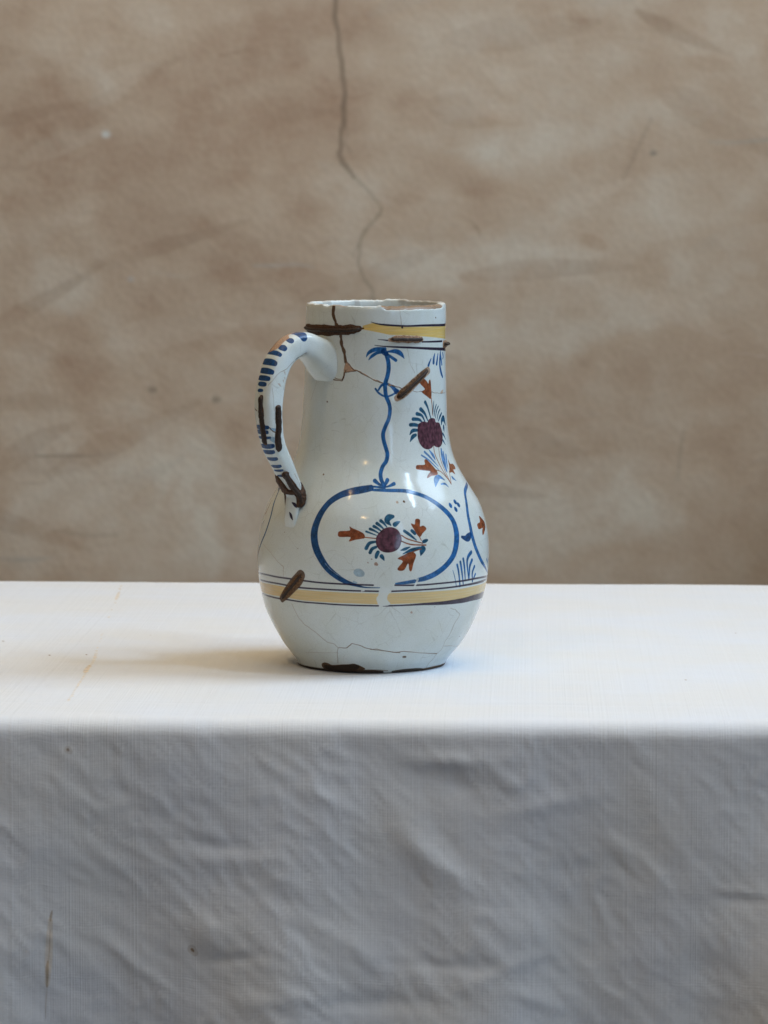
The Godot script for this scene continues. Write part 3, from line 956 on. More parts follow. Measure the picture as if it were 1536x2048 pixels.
	# its picture: bleached cotton, slubs along both thread directions, foxing and rust
	var w := 1536
	var h := 2048
	set_map(w, h, C_A0 * 1000, C_A1 * 1000, C_B0 * 1000, C_B1 * 1000, 1.0)
	mm_x.resize(h)
	mm_x.fill((C_A1 - C_A0) * 1000 / w)
	n_fine = noise(46, 0.35, 2)
	n_mid = noise(47, 0.06, 2)
	var cloud := noise_bytes(noise(48, 0.004, 3), w, h)
	var n_warp := noise(49, 0.5, 2)
	var lines := PackedFloat32Array()
	lines.resize(w)
	var rowl := PackedFloat32Array()
	rowl.resize(h)
	var rng := RandomNumberGenerator.new()
	rng.seed = 77
	for x in w: lines[x] = rng.randf_range(-1, 1)
	for y in h: rowl[y] = rng.randf_range(-1, 1)
	var slub := noise_bytes(noise(50, 0.02, 2), w, h)
	var fuzz := noise_bytes(noise(51, 0.2, 3), w, h)
	pic.resize(w * h * 3)
	rel.resize(w * h)
	rgh = PackedByteArray()
	var warm := Color(0.885, 0.89, 0.895)
	var cool := Color(0.88, 0.895, 0.92)
	for y in h:
		for x in w:
			var i := y * w + x
			# warp threads run down the cloth and thicken and thin on their way
			var th := lines[x] * (0.2 + 0.8 * slub[y / 12 * w + (x * 13) % w] / 255.0) + 0.12 * rowl[y] + (fuzz[i] - 128) / 200.0
			var c := warm.lerp(cool, clampf(cloud[i] / 255.0 * 1.6 - 0.3, 0, 1))
			var d := 1.0 + 0.006 * th
			pic[i * 3] = clampi(int(c.r * 255.0 * d), 0, 255)
			pic[i * 3 + 1] = clampi(int(c.g * 255.0 * d), 0, 255)
			pic[i * 3 + 2] = clampi(int(c.b * 255.0 * d), 0, 255)
			rel[i] = clampi(int(128 + 31 * (lines[x] * (0.25 + 0.75 * slub[(y / 7) * w + (x * 13) % w] / 255.0) + 0.3 * rowl[y]) + (fuzz[i] - 128) * 0.07), 0, 255)
	cloth_lines()
	var m := StandardMaterial3D.new()
	m.albedo_texture = tex(pic, w, h, Image.FORMAT_RGB8)
	m.roughness = 0.95
	m.metallic_specular = 0.25
	m.heightmap_enabled = true
	m.heightmap_texture = tex(rel, w, h, Image.FORMAT_L8)
	m.heightmap_scale = 0.055
	var o := put("tablecloth", sheet(pts, uvs, cols), m)
	o.position = Vector3(0, TABLE, 0)
	o.rotation_degrees.y = -2.3
	tag(o, "white cotton cloth draped over the table under the mended jug", "tablecloth")


func cloth_lines() -> void:
	stroke(Color(0.86, 0.74, 0.58), 0.12, [0.90, 0.63], [-198.7, -374.4, -198.4, -368.5])
	stroke(Color(0.86, 0.74, 0.58), 0.27, [1.80, 1.26], [-199.7, -391.2, -199.0, -385.2])
	stroke(Color(0.86, 0.74, 0.58), 0.28, [1.80, 1.26], [-199.3, -375.5, -197.8, -369.6])
	stroke(Color(0.86, 0.74, 0.58), 0.28, [0.90, 0.63], [-198.4, -372.4, -197.5, -366.5])
	stroke(Color(0.86, 0.74, 0.58), 0.31, [1.20, 0.84], [-193.1, -292.9, -191.5, -287.4])
	stroke(Color(0.86, 0.74, 0.58), 0.25, [1.20, 0.84], [-188.5, -215.2, -187.1, -210.0])
	stroke(Color(0.86, 0.74, 0.58), 0.31, [0.90, 0.63], [-190.8, -255.2, -190.3, -249.8])
	stroke(Color(0.86, 0.74, 0.58), 0.16, [1.80, 1.26], [-187.7, -218.7, -188.6, -213.5])
	stroke(Color(0.86, 0.74, 0.58), 0.19, [1.20, 0.84], [-180.4, -107.0, -180.2, -102.2])
	stroke(Color(0.86, 0.74, 0.58), 0.16, [1.20, 0.84], [-181.8, -120.2, -181.6, -115.4])
	stroke(Color(0.86, 0.74, 0.58), 0.16, [0.90, 0.63], [-180.6, -95.5, -179.3, -90.9])
	stroke(Color(0.86, 0.74, 0.58), 0.25, [1.20, 0.84], [-182.0, -128.3, -182.4, -123.4])
	stroke(Color(0.86, 0.74, 0.58), 0.14, [0.90, 0.63], [-178.0, -67.8, -177.7, -63.2])
	stroke(Color(0.86, 0.74, 0.58), 0.30, [1.80, 1.26], [-177.0, -50.9, -176.1, -46.4])
	stroke(Color(0.86, 0.74, 0.58), 0.23, [0.90, 0.63], [-177.8, -66.3, -177.9, -61.6])
	stroke(Color(0.86, 0.74, 0.58), 0.20, [0.90, 0.63], [-175.3, -31.7, -175.2, -27.2])
	stroke(Color(0.86, 0.74, 0.58), 0.16, [1.80, 1.26], [-175.0, -23.1, -173.1, -18.7])
	stroke(Color(0.86, 0.74, 0.58), 0.31, [1.20, 0.84], [-173.5, 12.9, -172.7, 17.2])
	stroke(Color(0.86, 0.74, 0.58), 0.25, [1.20, 0.84], [-172.2, 18.4, -171.4, 22.7])
	stroke(Color(0.86, 0.74, 0.58), 0.13, [1.80, 1.26], [-174.8, -21.1, -173.9, -16.6])
	stroke(Color(0.86, 0.74, 0.58), 0.11, [0.90, 0.63], [-171.8, 50.1, -171.9, 54.3])
	stroke(Color(0.86, 0.74, 0.58), 0.20, [1.20, 0.84], [-171.2, 39.4, -171.2, 43.6])
	stroke(Color(0.86, 0.74, 0.58), 0.26, [0.90, 0.63], [-172.3, 41.4, -172.1, 45.6])
	stroke(Color(0.86, 0.74, 0.58), 0.23, [0.90, 0.63], [-171.2, 60.7, -170.7, 64.8])
	stroke(Color(0.86, 0.74, 0.58), 0.27, [0.90, 0.63], [-170.4, 94.8, -169.4, 98.7])
	stroke(Color(0.86, 0.74, 0.58), 0.19, [0.90, 0.63], [-169.8, 98.6, -169.7, 102.6])
	stroke(Color(0.86, 0.74, 0.58), 0.19, [1.20, 0.84], [-170.7, 82.2, -169.9, 86.2])
	stroke(Color(0.86, 0.74, 0.58), 0.15, [0.90, 0.63], [-170.8, 90.1, -170.2, 94.1])
	stroke(Color(0.86, 0.74, 0.58), 0.17, [0.90, 0.63], [-168.5, 130.6, -168.4, 134.5])
	stroke(Color(0.86, 0.74, 0.58), 0.19, [1.20, 0.84], [-168.9, 151.5, -167.6, 155.3])
	stroke(Color(0.86, 0.74, 0.58), 0.11, [1.80, 1.26], [-168.5, 151.8, -168.1, 155.6])
	stroke(Color(0.86, 0.74, 0.58), 0.30, [1.20, 0.84], [-168.9, 136.2, -167.4, 139.9])
	stroke(Color(0.86, 0.74, 0.58), 0.35, [1.20, 2.40, 1.20], [-196.8, -354.2, -194.7, -322.5, -193.8, -305.5])
	stroke(Color(0.86, 0.74, 0.58), 0.40, [1.50, 3.00, 1.50], [-173.5, 13.8, -173.0, 33.0, -172.7, 45.7])
	stroke(Color(0.86, 0.74, 0.58), 0.15, [2.10, 2.10, 1.50, 1.20], [-175.6, -39.0, -173.6, -12.3, -172.1, 30.9, -168.3, 158.6])
	stroke(Color(0.42, 0.31, 0.2), 0.12, [4.20, 2.94], [-160.1, 236.8, -158.9, 238.0])
	stroke(Color(0.42, 0.31, 0.2), 0.14, [5.40, 3.78], [-91.3, 348.4, -89.8, 349.9])
	stroke(Color(0.42, 0.31, 0.2), 0.70, [1.20, 0.84], [-203.8, -28.9, -203.1, -26.2])
	stroke(Color(0.42, 0.31, 0.2), 0.70, [0.90, 0.63], [-181.0, -32.0, -180.5, -30.0])
	stroke(Color(0.42, 0.31, 0.2), 0.45, [1.50, 1.05], [-160.1, 236.8, -159.7, 237.2])
	stroke(Color(0.42, 0.31, 0.2), 0.60, [1.80, 1.26], [-91.3, 348.4, -90.8, 348.9])
	stroke(Color(0.42, 0.31, 0.2), 0.25, [1.80, 1.26], [-242.2, -91.8, -241.0, -87.6])
	stroke(Color(0.42, 0.31, 0.2), 0.30, [1.20, 0.84], [188.5, 62.1, 188.7, 64.5])
	stroke(Color(0.42, 0.31, 0.2), 0.20, [1.20, 0.84], [230.1, -151.7, 230.4, -148.8])
	stroke(Color(0.42, 0.31, 0.2), 0.30, [0.90, 0.63], [-150.5, -124.2, -150.0, -122.1])
	stroke(Color(0.42, 0.31, 0.2), 0.40, [0.60, 1.20, 0.60], [-169.8, 327.9, -170.4, 330.8, -170.7, 333.6])
	stroke(Color(0.42, 0.31, 0.2), 0.30, [0.45, 0.60, 0.60], [-170.8, 338.7, -171.4, 350.0, -172.1, 357.1])
	stroke(Color(0.55, 0.42, 0.28), 0.45, [0.90, 1.80, 1.50, 0.90], [-172.3, 357.1, -172.7, 361.3, -172.7, 365.6, -173.0, 371.3])
	stroke(Color(0.86, 0.74, 0.58), 0.25, [2.40, 4.20, 2.40], [-170.7, 333.0, -171.7, 352.8, -172.7, 369.8])
	stroke(Color(0.42, 0.31, 0.2), 0.20, [0.30, 0.60, 0.30], [-173.0, 371.3, -173.7, 381.2, -174.0, 389.7])


# ---------------------------------------------------------------- the jug
func radius(h: float) -> float:
	# outer radius (m) at height h (m): Catmull-Rom over the measured profile
	var n := prof_h.size()
	if h <= prof_h[0]: return prof_r[0]
	if h >= prof_h[n - 1]: return prof_r[n - 1]
	var i := prof_h.bsearch(h) - 1
	i = clampi(i, 0, n - 2)
	var a := maxi(i - 1, 0)
	var d := mini(i + 2, n - 1)
	var t := (h - prof_h[i]) / (prof_h[i + 1] - prof_h[i])
	var m0 := (prof_r[i + 1] - prof_r[a]) / maxf(prof_h[i + 1] - prof_h[a], 1e-6)
	var m1 := (prof_r[d] - prof_r[i]) / maxf(prof_h[d] - prof_h[i], 1e-6)
	var w := prof_h[i + 1] - prof_h[i]
	var t2 := t * t
	var t3 := t2 * t
	return (2 * t3 - 3 * t2 + 1) * prof_r[i] + (t3 - 2 * t2 + t) * m0 * w + (-2 * t3 + 3 * t2) * prof_r[i + 1] + (t3 - t2) * m1 * w


func lean(h: float) -> float:
	return -0.0007 + 0.0026 * h / TOP


var n_wob: FastNoiseLite
var n_peel: FastNoiseLite


func jug_at(deg: float, h: float, lift := 0.0) -> Vector3:
	# a point of the outside, by angle (0 = front, + = right) and height
	var t := deg_to_rad(deg)
	var e := 0.0025
	var dr := (radius(h + e) - radius(h - e)) / (2 * e)
	var n := Vector3(sin(t), -dr, cos(t)).normalized()
	var r := radius(h)
	var p := Vector3(sin(t) * r, h, cos(t) * r)
	p += n * (0.00030 * n_wob.get_noise_3dv(p) + 0.000022 * n_peel.get_noise_3dv(p) + lift)
	p.x += lean(h)
	return p


func jug_normal(deg: float, h: float) -> Vector3:
	var t := deg_to_rad(deg)
	var e := 0.0025
	return Vector3(sin(t), -(radius(h + e) - radius(h - e)) / (2 * e), cos(t)).normalized()


func rim_height(deg: float) -> float:
	# the lip is worn low at the front right and uneven all round
	var d := 0.00035 * n_wob.get_noise_2d(deg * 0.004, 5.0) + 0.00018 * n_peel.get_noise_2d(deg * 0.0006, 9.0)
	d -= 0.0006 * smoothstep(2.0, 9.0, deg) * smoothstep(78.0, 66.0, deg)
	d -= 0.0005 * smoothstep(-34.0, -28.0, deg) * smoothstep(4.0, 0.0, deg)
	d -= 0.0007 * exp(-pow((deg + 44.5) / 3.0, 2.0))
	d += 0.0006 * smoothstep(-212.0, -206.0, deg if deg < 0 else deg - 360.0) * smoothstep(-186.0, -190.0, deg if deg < 0 else deg - 360.0)
	return TOP - 0.0006 + d


var h_s := PackedFloat32Array()      # handle: ring by ring
var h_c := PackedVector2Array()      # centre (distance from axis, height)
var h_n := PackedVector2Array()      # outward normal in the handle's plane
var h_w := PackedFloat32Array()      # half width across
var h_t := PackedFloat32Array()      # half thickness
const H_AZ := -48.0


func handle_rings() -> void:
	var pr := PackedFloat32Array([34, 41, 49.5, 59, 68, 75.5, 80.2, 82.9, 84.2, 83, 80.4, 76.1, 71, 66, 64.3, 65.4, 66.8, 67.9])
	var py := PackedFloat32Array([184.0, 188.6, 193.9, 197.6, 195, 188.8, 180.1, 170.4, 160.1, 148.7, 139, 130.7, 122, 113.5, 107.5, 102, 94.7, 87.8])
	var pw_ := PackedFloat32Array([13.0, 11.6, 9.3, 7.7, 7.5, 7.5, 7.5, 7.7, 7.6, 7.2, 6.6, 6.3, 6.2, 6.0, 6.0, 5.9, 5.4, 4.2])
	var pt := PackedFloat32Array([12.4, 11.0, 8.8, 7.4, 7.2, 7.2, 7.2, 7.3, 7.1, 6.8, 6.2, 5.8, 5.6, 5.0, 4.2, 3.2, 2.3, 0.4])
	var n := (pr.size() - 1) * 14
	var s := 0.0
	for i in n + 1:
		var f := float(i) / 14.0
		var c := Vector2(along(pr, f), along(py, f)) * 0.001
		if i: s += c.distance_to(h_c[i - 1])
		h_s.append(s)
		h_c.append(c)
		h_w.append(along(pw_, f) * 0.001)
		h_t.append(along(pt, f) * 0.001)
	for i in n + 1:
		var d := (h_c[mini(i + 1, n)] - h_c[maxi(i - 1, 0)]).normalized()
		h_n.append(Vector2(-d.y, d.x))


func handle_at(f: float, deg: float, lift := 0.0) -> Vector3:
	# f counts rings; deg runs round the section, 0 = outer face, 90 = the side towards the camera
	var i := clampi(int(f), 0, h_c.size() - 2)
	var t := clampf(f - i, 0.0, 1.0)
	var c := h_c[i].lerp(h_c[i + 1], t)
	var n := h_n[i].lerp(h_n[i + 1], t).normalized()
	var a := deg_to_rad(deg)
	var e := lerpf(2.0 / 3.0, 1.0, smoothstep(150.0, 195.0, f))
	var cc := signf(cos(a)) * pow(absf(cos(a)), e)
	var ss := signf(sin(a)) * pow(absf(sin(a)), e)
	var az := deg_to_rad(H_AZ)
	var rh := Vector3(sin(az), 0, cos(az))
	var tt := Vector3(cos(az), 0, -sin(az))
	var n3 := rh * n.x + Vector3.UP * n.y
	var p := rh * c.x + Vector3.UP * c.y + Vector3(0.0006, 0, 0)
	var q := n3 * cc * lerpf(h_t[i], h_t[i + 1], t) + tt * ss * lerpf(h_w[i], h_w[i + 1], t)
	p += q * (1.0 + 0.05 * n_wob.get_noise_3dv(p * 1.3 + q))
	return p + q.normalized() * lift


func ring_of(s_mm: float) -> float:
	var s := s_mm * 0.001
	for i in h_s.size() - 1:
		if h_s[i + 1] >= s: return i + (s - h_s[i]) / (h_s[i + 1] - h_s[i])
	return h_s.size() - 1.0


# a bar or mound lying on a surface: points, surface normals, half width and height along it
func mound(called: String, pts: Array, nor: Array, half: float, high: float, taper: float, rough: float, sd: int, mat: Material, parent: Node, round_ := 0.5, ragged := 0.0) -> MeshInstance3D:
	var v := PackedVector3Array()
	var uv := PackedVector2Array()
	var n := pts.size()
	var m := 15
	var jit := noise(sd, 420.0, 3)
	for i in n:
		var f := float(i) / (n - 1)
		var d: Vector3 = (pts[mini(i + 1, n - 1)] - pts[maxi(i - 1, 0)]).normalized()
		var up: Vector3 = nor[i]
		var side := d.cross(up).normalized()
		var e := clampf(minf(f, 1.0 - f) / maxf(taper, 1e-4), 0.0, 1.0)
		var k := pow(1.0 - pow(1.0 - e, 2.0), 0.5)
		for j in m:
			var a := PI * j / (m - 1)
			var c := cos(a)
			var s := pow(sin(a), round_)
			var p: Vector3 = pts[i] + side * c * half * maxf(k, 0.02) * (1.0 + ragged * jit.get_noise_2d(f * 0.012 + signf(c) * 0.3, 0.0)) + up * (s * high * maxf(k, 0.02) - 0.0003)
			p += (up * s + side * c * 0.5) * rough * jit.get_noise_3dv(p)
			v.append(p)
			uv.append(Vector2(f, float(j) / (m - 1)))
	return put(called, sheet(v, uv, m), mat, parent)


func on_body(list: Array, lift: float, count := 26) -> Array:
	# smooth path over the outside of the jug from (degrees, mm) pairs -> [points, normals]
	var a := PackedFloat32Array()
	var b := PackedFloat32Array()
	for i in list.size() / 2:
		a.append(list[i * 2])
		b.append(list[i * 2 + 1])
	var p := []
	var n := []
	for i in count + 1:
		var f := float(i) / count * (a.size() - 1)
		p.append(jug_at(along(a, f), along(b, f) * 0.001, lift))
		n.append(jug_normal(along(a, f), along(b, f) * 0.001))
	return [p, n]


func on_handle(list: Array, lift: float, count := 26) -> Array:
	var a := PackedFloat32Array()
	var b := PackedFloat32Array()
	for i in list.size() / 2:
		a.append(ring_of(list[i * 2]))
		b.append(list[i * 2 + 1])
	var p := []
	var n := []
	for i in count + 1:
		var f := float(i) / count * (a.size() - 1)
		var q := handle_at(along(a, f), along(b, f), lift)
		p.append(q)
		var du := handle_at(along(a, f) + 0.3, along(b, f)) - handle_at(along(a, f) - 0.3, along(b, f))
		var dv := handle_at(along(a, f), along(b, f) + 4.0) - handle_at(along(a, f), along(b, f) - 4.0)
		var nn := du.cross(dv).normalized()
		if nn.dot(handle_at(along(a, f), along(b, f), 0.01) - q) < 0: nn = -nn
		n.append(nn)
	return [p, n]


func crusty(sd: int, a: Color, b: Color, rough: float, scale: float) -> StandardMaterial3D:
	var m := StandardMaterial3D.new()
	var t := NoiseTexture2D.new()
	t.noise = noise(sd, 0.035, 4)
	t.width = 256
	t.height = 256
	t.seamless = true
	var g := Gradient.new()
	g.offsets = PackedFloat32Array([0.25, 0.75])
	g.colors = PackedColorArray([a, b])
	t.color_ramp = g
	m.albedo_texture = t
	m.uv1_triplanar = true
	m.uv1_scale = Vector3.ONE * scale
	m.roughness = rough
	m.metallic_specular = 0.4
	return m


func glaze_ground(w: int, h: int, sd: int) -> void:
	# tin glaze: bluish white with warmer clouds, pinholes, specks and a net of fine crazing
	var cloud := noise_bytes(noise(sd, 0.006, 4), w, h)
	var cell := FastNoiseLite.new()
	cell.seed = sd + 1
	cell.noise_type = FastNoiseLite.TYPE_CELLULAR
	cell.cellular_distance_function = FastNoiseLite.DISTANCE_EUCLIDEAN
	cell.cellular_return_type = FastNoiseLite.RETURN_DISTANCE2_SUB
	cell.cellular_jitter = 1.0
	cell.frequency = 0.020
	cell.fractal_type = FastNoiseLite.FRACTAL_NONE
	cell.domain_warp_enabled = true
	cell.domain_warp_type = FastNoiseLite.DOMAIN_WARP_SIMPLEX
	cell.domain_warp_amplitude = 26.0
	cell.domain_warp_frequency = 0.02
	cell.domain_warp_fractal_type = FastNoiseLite.DOMAIN_WARP_FRACTAL_NONE
	var net := noise_bytes(cell, w, h)
	cell.seed = sd + 2
	cell.frequency = 0.008
	var net2 := noise_bytes(cell, w, h)
	var where := noise_bytes(noise(sd + 3, 0.008, 2), w, h)
	var speck := noise_bytes(noise(sd + 4, 0.30, 2), w, h)
	var fine := noise_bytes(noise(sd + 5, 0.7, 1), w, h)
	pic.resize(w * h * 3)
	rel.resize(w * h)
	rel.fill(128)
	rgh.resize(w * h)
	var base := GLAZE
	var warm := Color(0.795, 0.82, 0.80)
	for i in w * h:
		var c := base.lerp(warm, clampf((cloud[i] - 90) / 110.0, 0.0, 1.0))
		var d := 1.0 + (fine[i] - 128) * 0.0006
		var cz := 0.0
		if net[i] < 6: cz = (6 - net[i]) / 6.0 * clampf((where[i] - 105) / 70.0, 0.0, 1.0) * 0.09
		if net2[i] < 2: cz = maxf(cz, clampf((where[i] - 70) / 90.0, 0.0, 1.0) * 0.03)
		d -= cz
		if speck[i] > 208: d -= (speck[i] - 208) * 0.008
		pic[i * 3] = clampi(int(c.r * 255.0 * d), 0, 255)
		pic[i * 3 + 1] = clampi(int(c.g * 255.0 * (d - cz * 0.05)), 0, 255)
		pic[i * 3 + 2] = clampi(int(c.b * 255.0 * (d - cz * 0.15)), 0, 255)
		rgh[i] = clampi(int(30 + (cloud[i] - 100) * 0.10 + cz * 120.0), 12, 255)


func glazed(w: int, h: int, relief: float) -> StandardMaterial3D:
	var m := StandardMaterial3D.new()
	m.albedo_texture = tex(pic, w, h, Image.FORMAT_RGB8)
	m.roughness = 1.0
	m.roughness_texture = tex(rgh, w, h, Image.FORMAT_L8)
	m.metallic_specular = 0.37
	m.heightmap_enabled = true
	m.heightmap_texture = tex(rel, w, h, Image.FORMAT_L8)
	m.heightmap_scale = relief
	return m


func jug() -> void:
	n_wob = noise(61, 32.0, 2)
	n_peel = noise(62, 260.0, 2)
	var o := Node3D.new()
	o.name = "jug"
	o.position = Vector3(0, TABLE + 0.0006, 0)
	add_child(o, true)
	tag(o, "old white glazed jug with blue oval, painted flowers, cracks and rusty staples", "jug")
	for q in [[0.0, 45.00], [1.0, 45.60], [2.1, 46.13], [4.0, 47.18], [6.8, 49.57], [10.2, 52.20], [12.3, 53.88], [14.8, 55.53], [19.5, 58.43], [24.4, 61.12], [31.2, 64.23], [35.2, 65.73], [42.6, 67.83], [51.6, 69.70], [57.8, 70.51], [63.9, 70.88], [70.1, 70.85], [76.2, 70.38], [82.4, 69.44], [88.6, 68.05], [94.7, 66.15], [99.3, 64.19], [103.9, 61.68], [108.5, 58.84], [113.1, 55.91], [117.7, 53.07], [122.3, 50.53], [126.9, 48.52], [131.5, 47.00], [134.6, 46.24], [140.7, 45.09], [145.3, 44.52], [152.9, 44.01], [165.2, 43.53], [171.3, 43.31], [180.4, 42.95], [189.6, 42.70], [198.7, 42.62], [207.8, 42.68], [210.9, 42.74], [221.5, 42.40]]:
		prof_h.append(q[0] * 0.001)
		prof_r.append(q[1] * 0.001)
	# --- picture of the outside: degrees across, millimetres of height down
	n_fine = noise(63, 0.30, 2)
	n_mid = noise(64, 0.05, 2)
	glaze_ground(TW, TH, 70)
	set_map(TW, TH, -180.0, 180.0, 222.0, 0.0, 1.0)
	mm_x.resize(TH)
	for y in TH: mm_x[y] = TAU_ * radius(0.222 * (1.0 - (y + 0.5) / TH)) * 1000.0 / TW
	paint_jug()
	var gm := glazed(TW, TH, 0.15)
	# --- body: outside
	var cols := 481
	var hs := PackedFloat32Array([0.0, 0.0004, 0.0012])
	var x := 0.0022
	while x < TOP - 0.0035:
		hs.append(x)
		x += 0.0010
	var pts := PackedVector3Array()
	var uvs := PackedVector2Array()
	for h in hs:
		for j in cols:
			var deg := 360.0 * j / (cols - 1) - 180.0
			pts.append(jug_at(deg, h))
			uvs.append(Vector2((deg + 180.0) / 360.0, 1.0 - h / 0.222))
	# the wall leans in to the lip, and the lip follows the worn rim
	for k in 5:
		for j in cols:
			var deg := 360.0 * j / (cols - 1) - 180.0
			var top := rim_height(deg)
			var worn := smoothstep(3.0, 9.0, deg) * smoothstep(78.0, 68.0, deg)
			var start := hs[hs.size() - 1]
			var f := (k + 1) / 5.0
			var hh := lerpf(start, top - (0.0005 + 0.0017 * worn), f)
			var p := jug_at(deg, hh, -0.0004 * f * f * f)
			pts.append(p)
			uvs.append(Vector2((deg + 180.0) / 360.0, 1.0 - hh / 0.222))
	put("body", sheet(pts, uvs, cols), gm, o)
	# --- lip and inside: bare clay where the glaze has worn off the rim
	var v2 := PackedVector3Array()
	var c2 := PackedColorArray()
	var jit := noise(66, 0.25, 3)
	var white := GLAZE.srgb_to_linear()
	var clay := Color(0.52, 0.43, 0.345).srgb_to_linear()
	var inn := PackedFloat32Array([0.0, 0.0004, 0.0019, 0.0036, 0.0047])
	for k in 5:
		for j in cols:
			var deg := 360.0 * j / (cols - 1) - 180.0
			var top := rim_height(deg)
			var worn := smoothstep(3.0, 9.0, deg) * smoothstep(78.0, 68.0, deg)
			var low := 0.0005 + 0.0017 * worn
			var hh: float = top - [low, low * 0.55, 0.0, 0.00005, 0.0012][k]
			var p := jug_at(deg, top - low, -0.0004 - inn[k])
			p.y = hh + 0.00012 * jit.get_noise_2d(deg * 4.0, k * 9.0)
			v2.append(p)
			var bare := clampf(worn + smoothstep(0.10, 0.30, jit.get_noise_2d(deg * 0.22, 30.0)) * 0.8, 0, 1)
			if deg > 100.0 and deg < 158.0: bare = 1.0
			if k >= 3: bare *= 0.5
			c2.append(white.lerp(clay, bare))
	var deep := PackedFloat32Array([0.2165, 0.212, 0.205, 0.19, 0.17, 0.15, 0.13, 0.11, 0.09, 0.07, 0.05, 0.03, 0.018, 0.011, 0.0075])
	for h in deep:
		for j in cols:
			var deg := 360.0 * j / (cols - 1) - 180.0
			v2.append(jug_at(deg, h, -0.0050))
			var st := smoothstep(0.1, 0.4, jit.get_noise_2d(deg * 0.4, h * 900.0))
			c2.append(white.lerp(clay, st * 0.35))
	for f in [0.6, 0.02]:
		for j in cols:
			var p := jug_at(360.0 * j / (cols - 1) - 180.0, 0.0075, -0.0050)
			v2.append(Vector3(p.x * f, 0.0065, p.z * f))
			c2.append(white)
	var im := StandardMaterial3D.new()
	im.vertex_color_use_as_albedo = true
	im.roughness = 0.42
	put("lip_and_inside", sheet(v2, PackedVector2Array(), cols, false, c2), im, o)
	# underside: an unglazed disc hollowed a little
	var v3 := PackedVector3Array()
	for f in [1.0, 0.93, 0.88, 0.02]:
		for j in 97:
			var t := TAU_ * j / 96.0 - PI
			v3.append(Vector3(sin(t) * prof_r[0] * f + lean(0), 0.0 if f > 0.9 else 0.0025, cos(t) * prof_r[0] * f))
	put("underside", sheet(v3, PackedVector2Array(), 97, true), crusty(80, Color(0.40, 0.30, 0.22), Color(0.55, 0.43, 0.33), 0.9, 30.0), o)
	# --- handle
	handle_rings()
	var hw := 1024
	var hh_ := 384
	var len_mm := h_s[h_s.size() - 1] * 1000.0
	glaze_ground(hw, hh_, 90)
	set_map(hw, hh_, 0.0, len_mm, -180.0, 180.0, 0.135)
	mm_x.resize(hh_)
	mm_x.fill(len_mm / hw)
	paint_handle()
	var hm := glazed(hw, hh_, 0.12)
	var hv := PackedVector3Array()
	var hu := PackedVector2Array()
	for i in h_c.size():
		for j in 73:
			var deg := -180.0 + 5.0 * j
			hv.append(handle_at(i, deg))
			hu.append(Vector2(h_s[i] * 1000.0 / len_mm, float(j) / 72.0))
	for j in 73:
		hv.append(handle_at(h_c.size() - 1, 0.0).lerp(handle_at(h_c.size() - 1, 180.0), 0.5))
		hu.append(Vector2(1, float(j) / 72.0))
	put("handle", sheet(hv, hu, 73, true), hm, o)
	# --- iron staples set in putty across the breaks
	var iron := crusty(81, Color(0.13, 0.095, 0.08), Color(0.25, 0.185, 0.14), 0.55, 90.0)
	var putty := crusty(82, Color(0.25, 0.165, 0.10), Color(0.50, 0.37, 0.24), 0.75, 70.0)
	var tan_putty := crusty(83, Color(0.42, 0.31, 0.24), Color(0.66, 0.54, 0.43), 0.75, 80.0)
	var dark_putty := crusty(84, Color(0.17, 0.115, 0.08), Color(0.36, 0.24, 0.155), 0.7, 70.0)
	staple(o, on_body([-84, 206.3, -62, 205.4, -40, 205.8, -24, 206.0, -10.5, 207.1], 0.0), 0.0031, 0.0013, 0.0011, 0.0024, 0.30, dark_putty, iron, 1)
	staple(o, on_body([11.5, 200.8, 26.6, 200.5, 41.6, 200.2], 0.0), 0.0021, 0.0013, 0.00105, 0.0022, 0.3, tan_putty, iron, 2)
	staple(o, on_body([72.0, 196.2, 84, 196.0, 108.0, 195.6], 0.0), 0.0023, 0.0012, 0.0011, 0.0031, 0.10, tan_putty, iron, 3)
	staple(o, on_body([17.5, 165.3, 31.2, 173.4, 47.4, 182.3], 0.0), 0.0023, 0.0015, 0.00115, 0.0025, 0.3, putty, iron, 4)
	staple(o, on_body([-36.7, 61.0, -43.1, 53.5, -53.4, 44.2], 0.0), 0.0029, 0.0011, 0.0011, 0.0019, 0.35, putty, iron, 5)
	staple(o, on_handle([70.5, 3, 80.0, 6, 88.0, 6, 98.5, 1], 0.0), 0.0019, 0.0008, 0.0017, 0.0019, 0.12, dark_putty, iron, 6)
	staple(o, on_handle([75.3, 93, 87.5, 93, 103.8, 80], 0.0), 0.0022, 0.0008, 0.0019, 0.0019, 0.12, dark_putty, iron, 7)
	var last := staple(o, on_handle([116.0, 47, 127.5, 52, 141.5, 92], 0.0008), 0.0022, 0.0010, 0.0014, 0.0024, 0.10, dark_putty, iron, 8)
	# the lump of brown putty round the foot of the handle
	var pv := PackedVector3Array()
	var pj := noise(86, 300.0, 3)
	var r0 := ring_of(118.5)
	var r1 := ring_of(143.0)
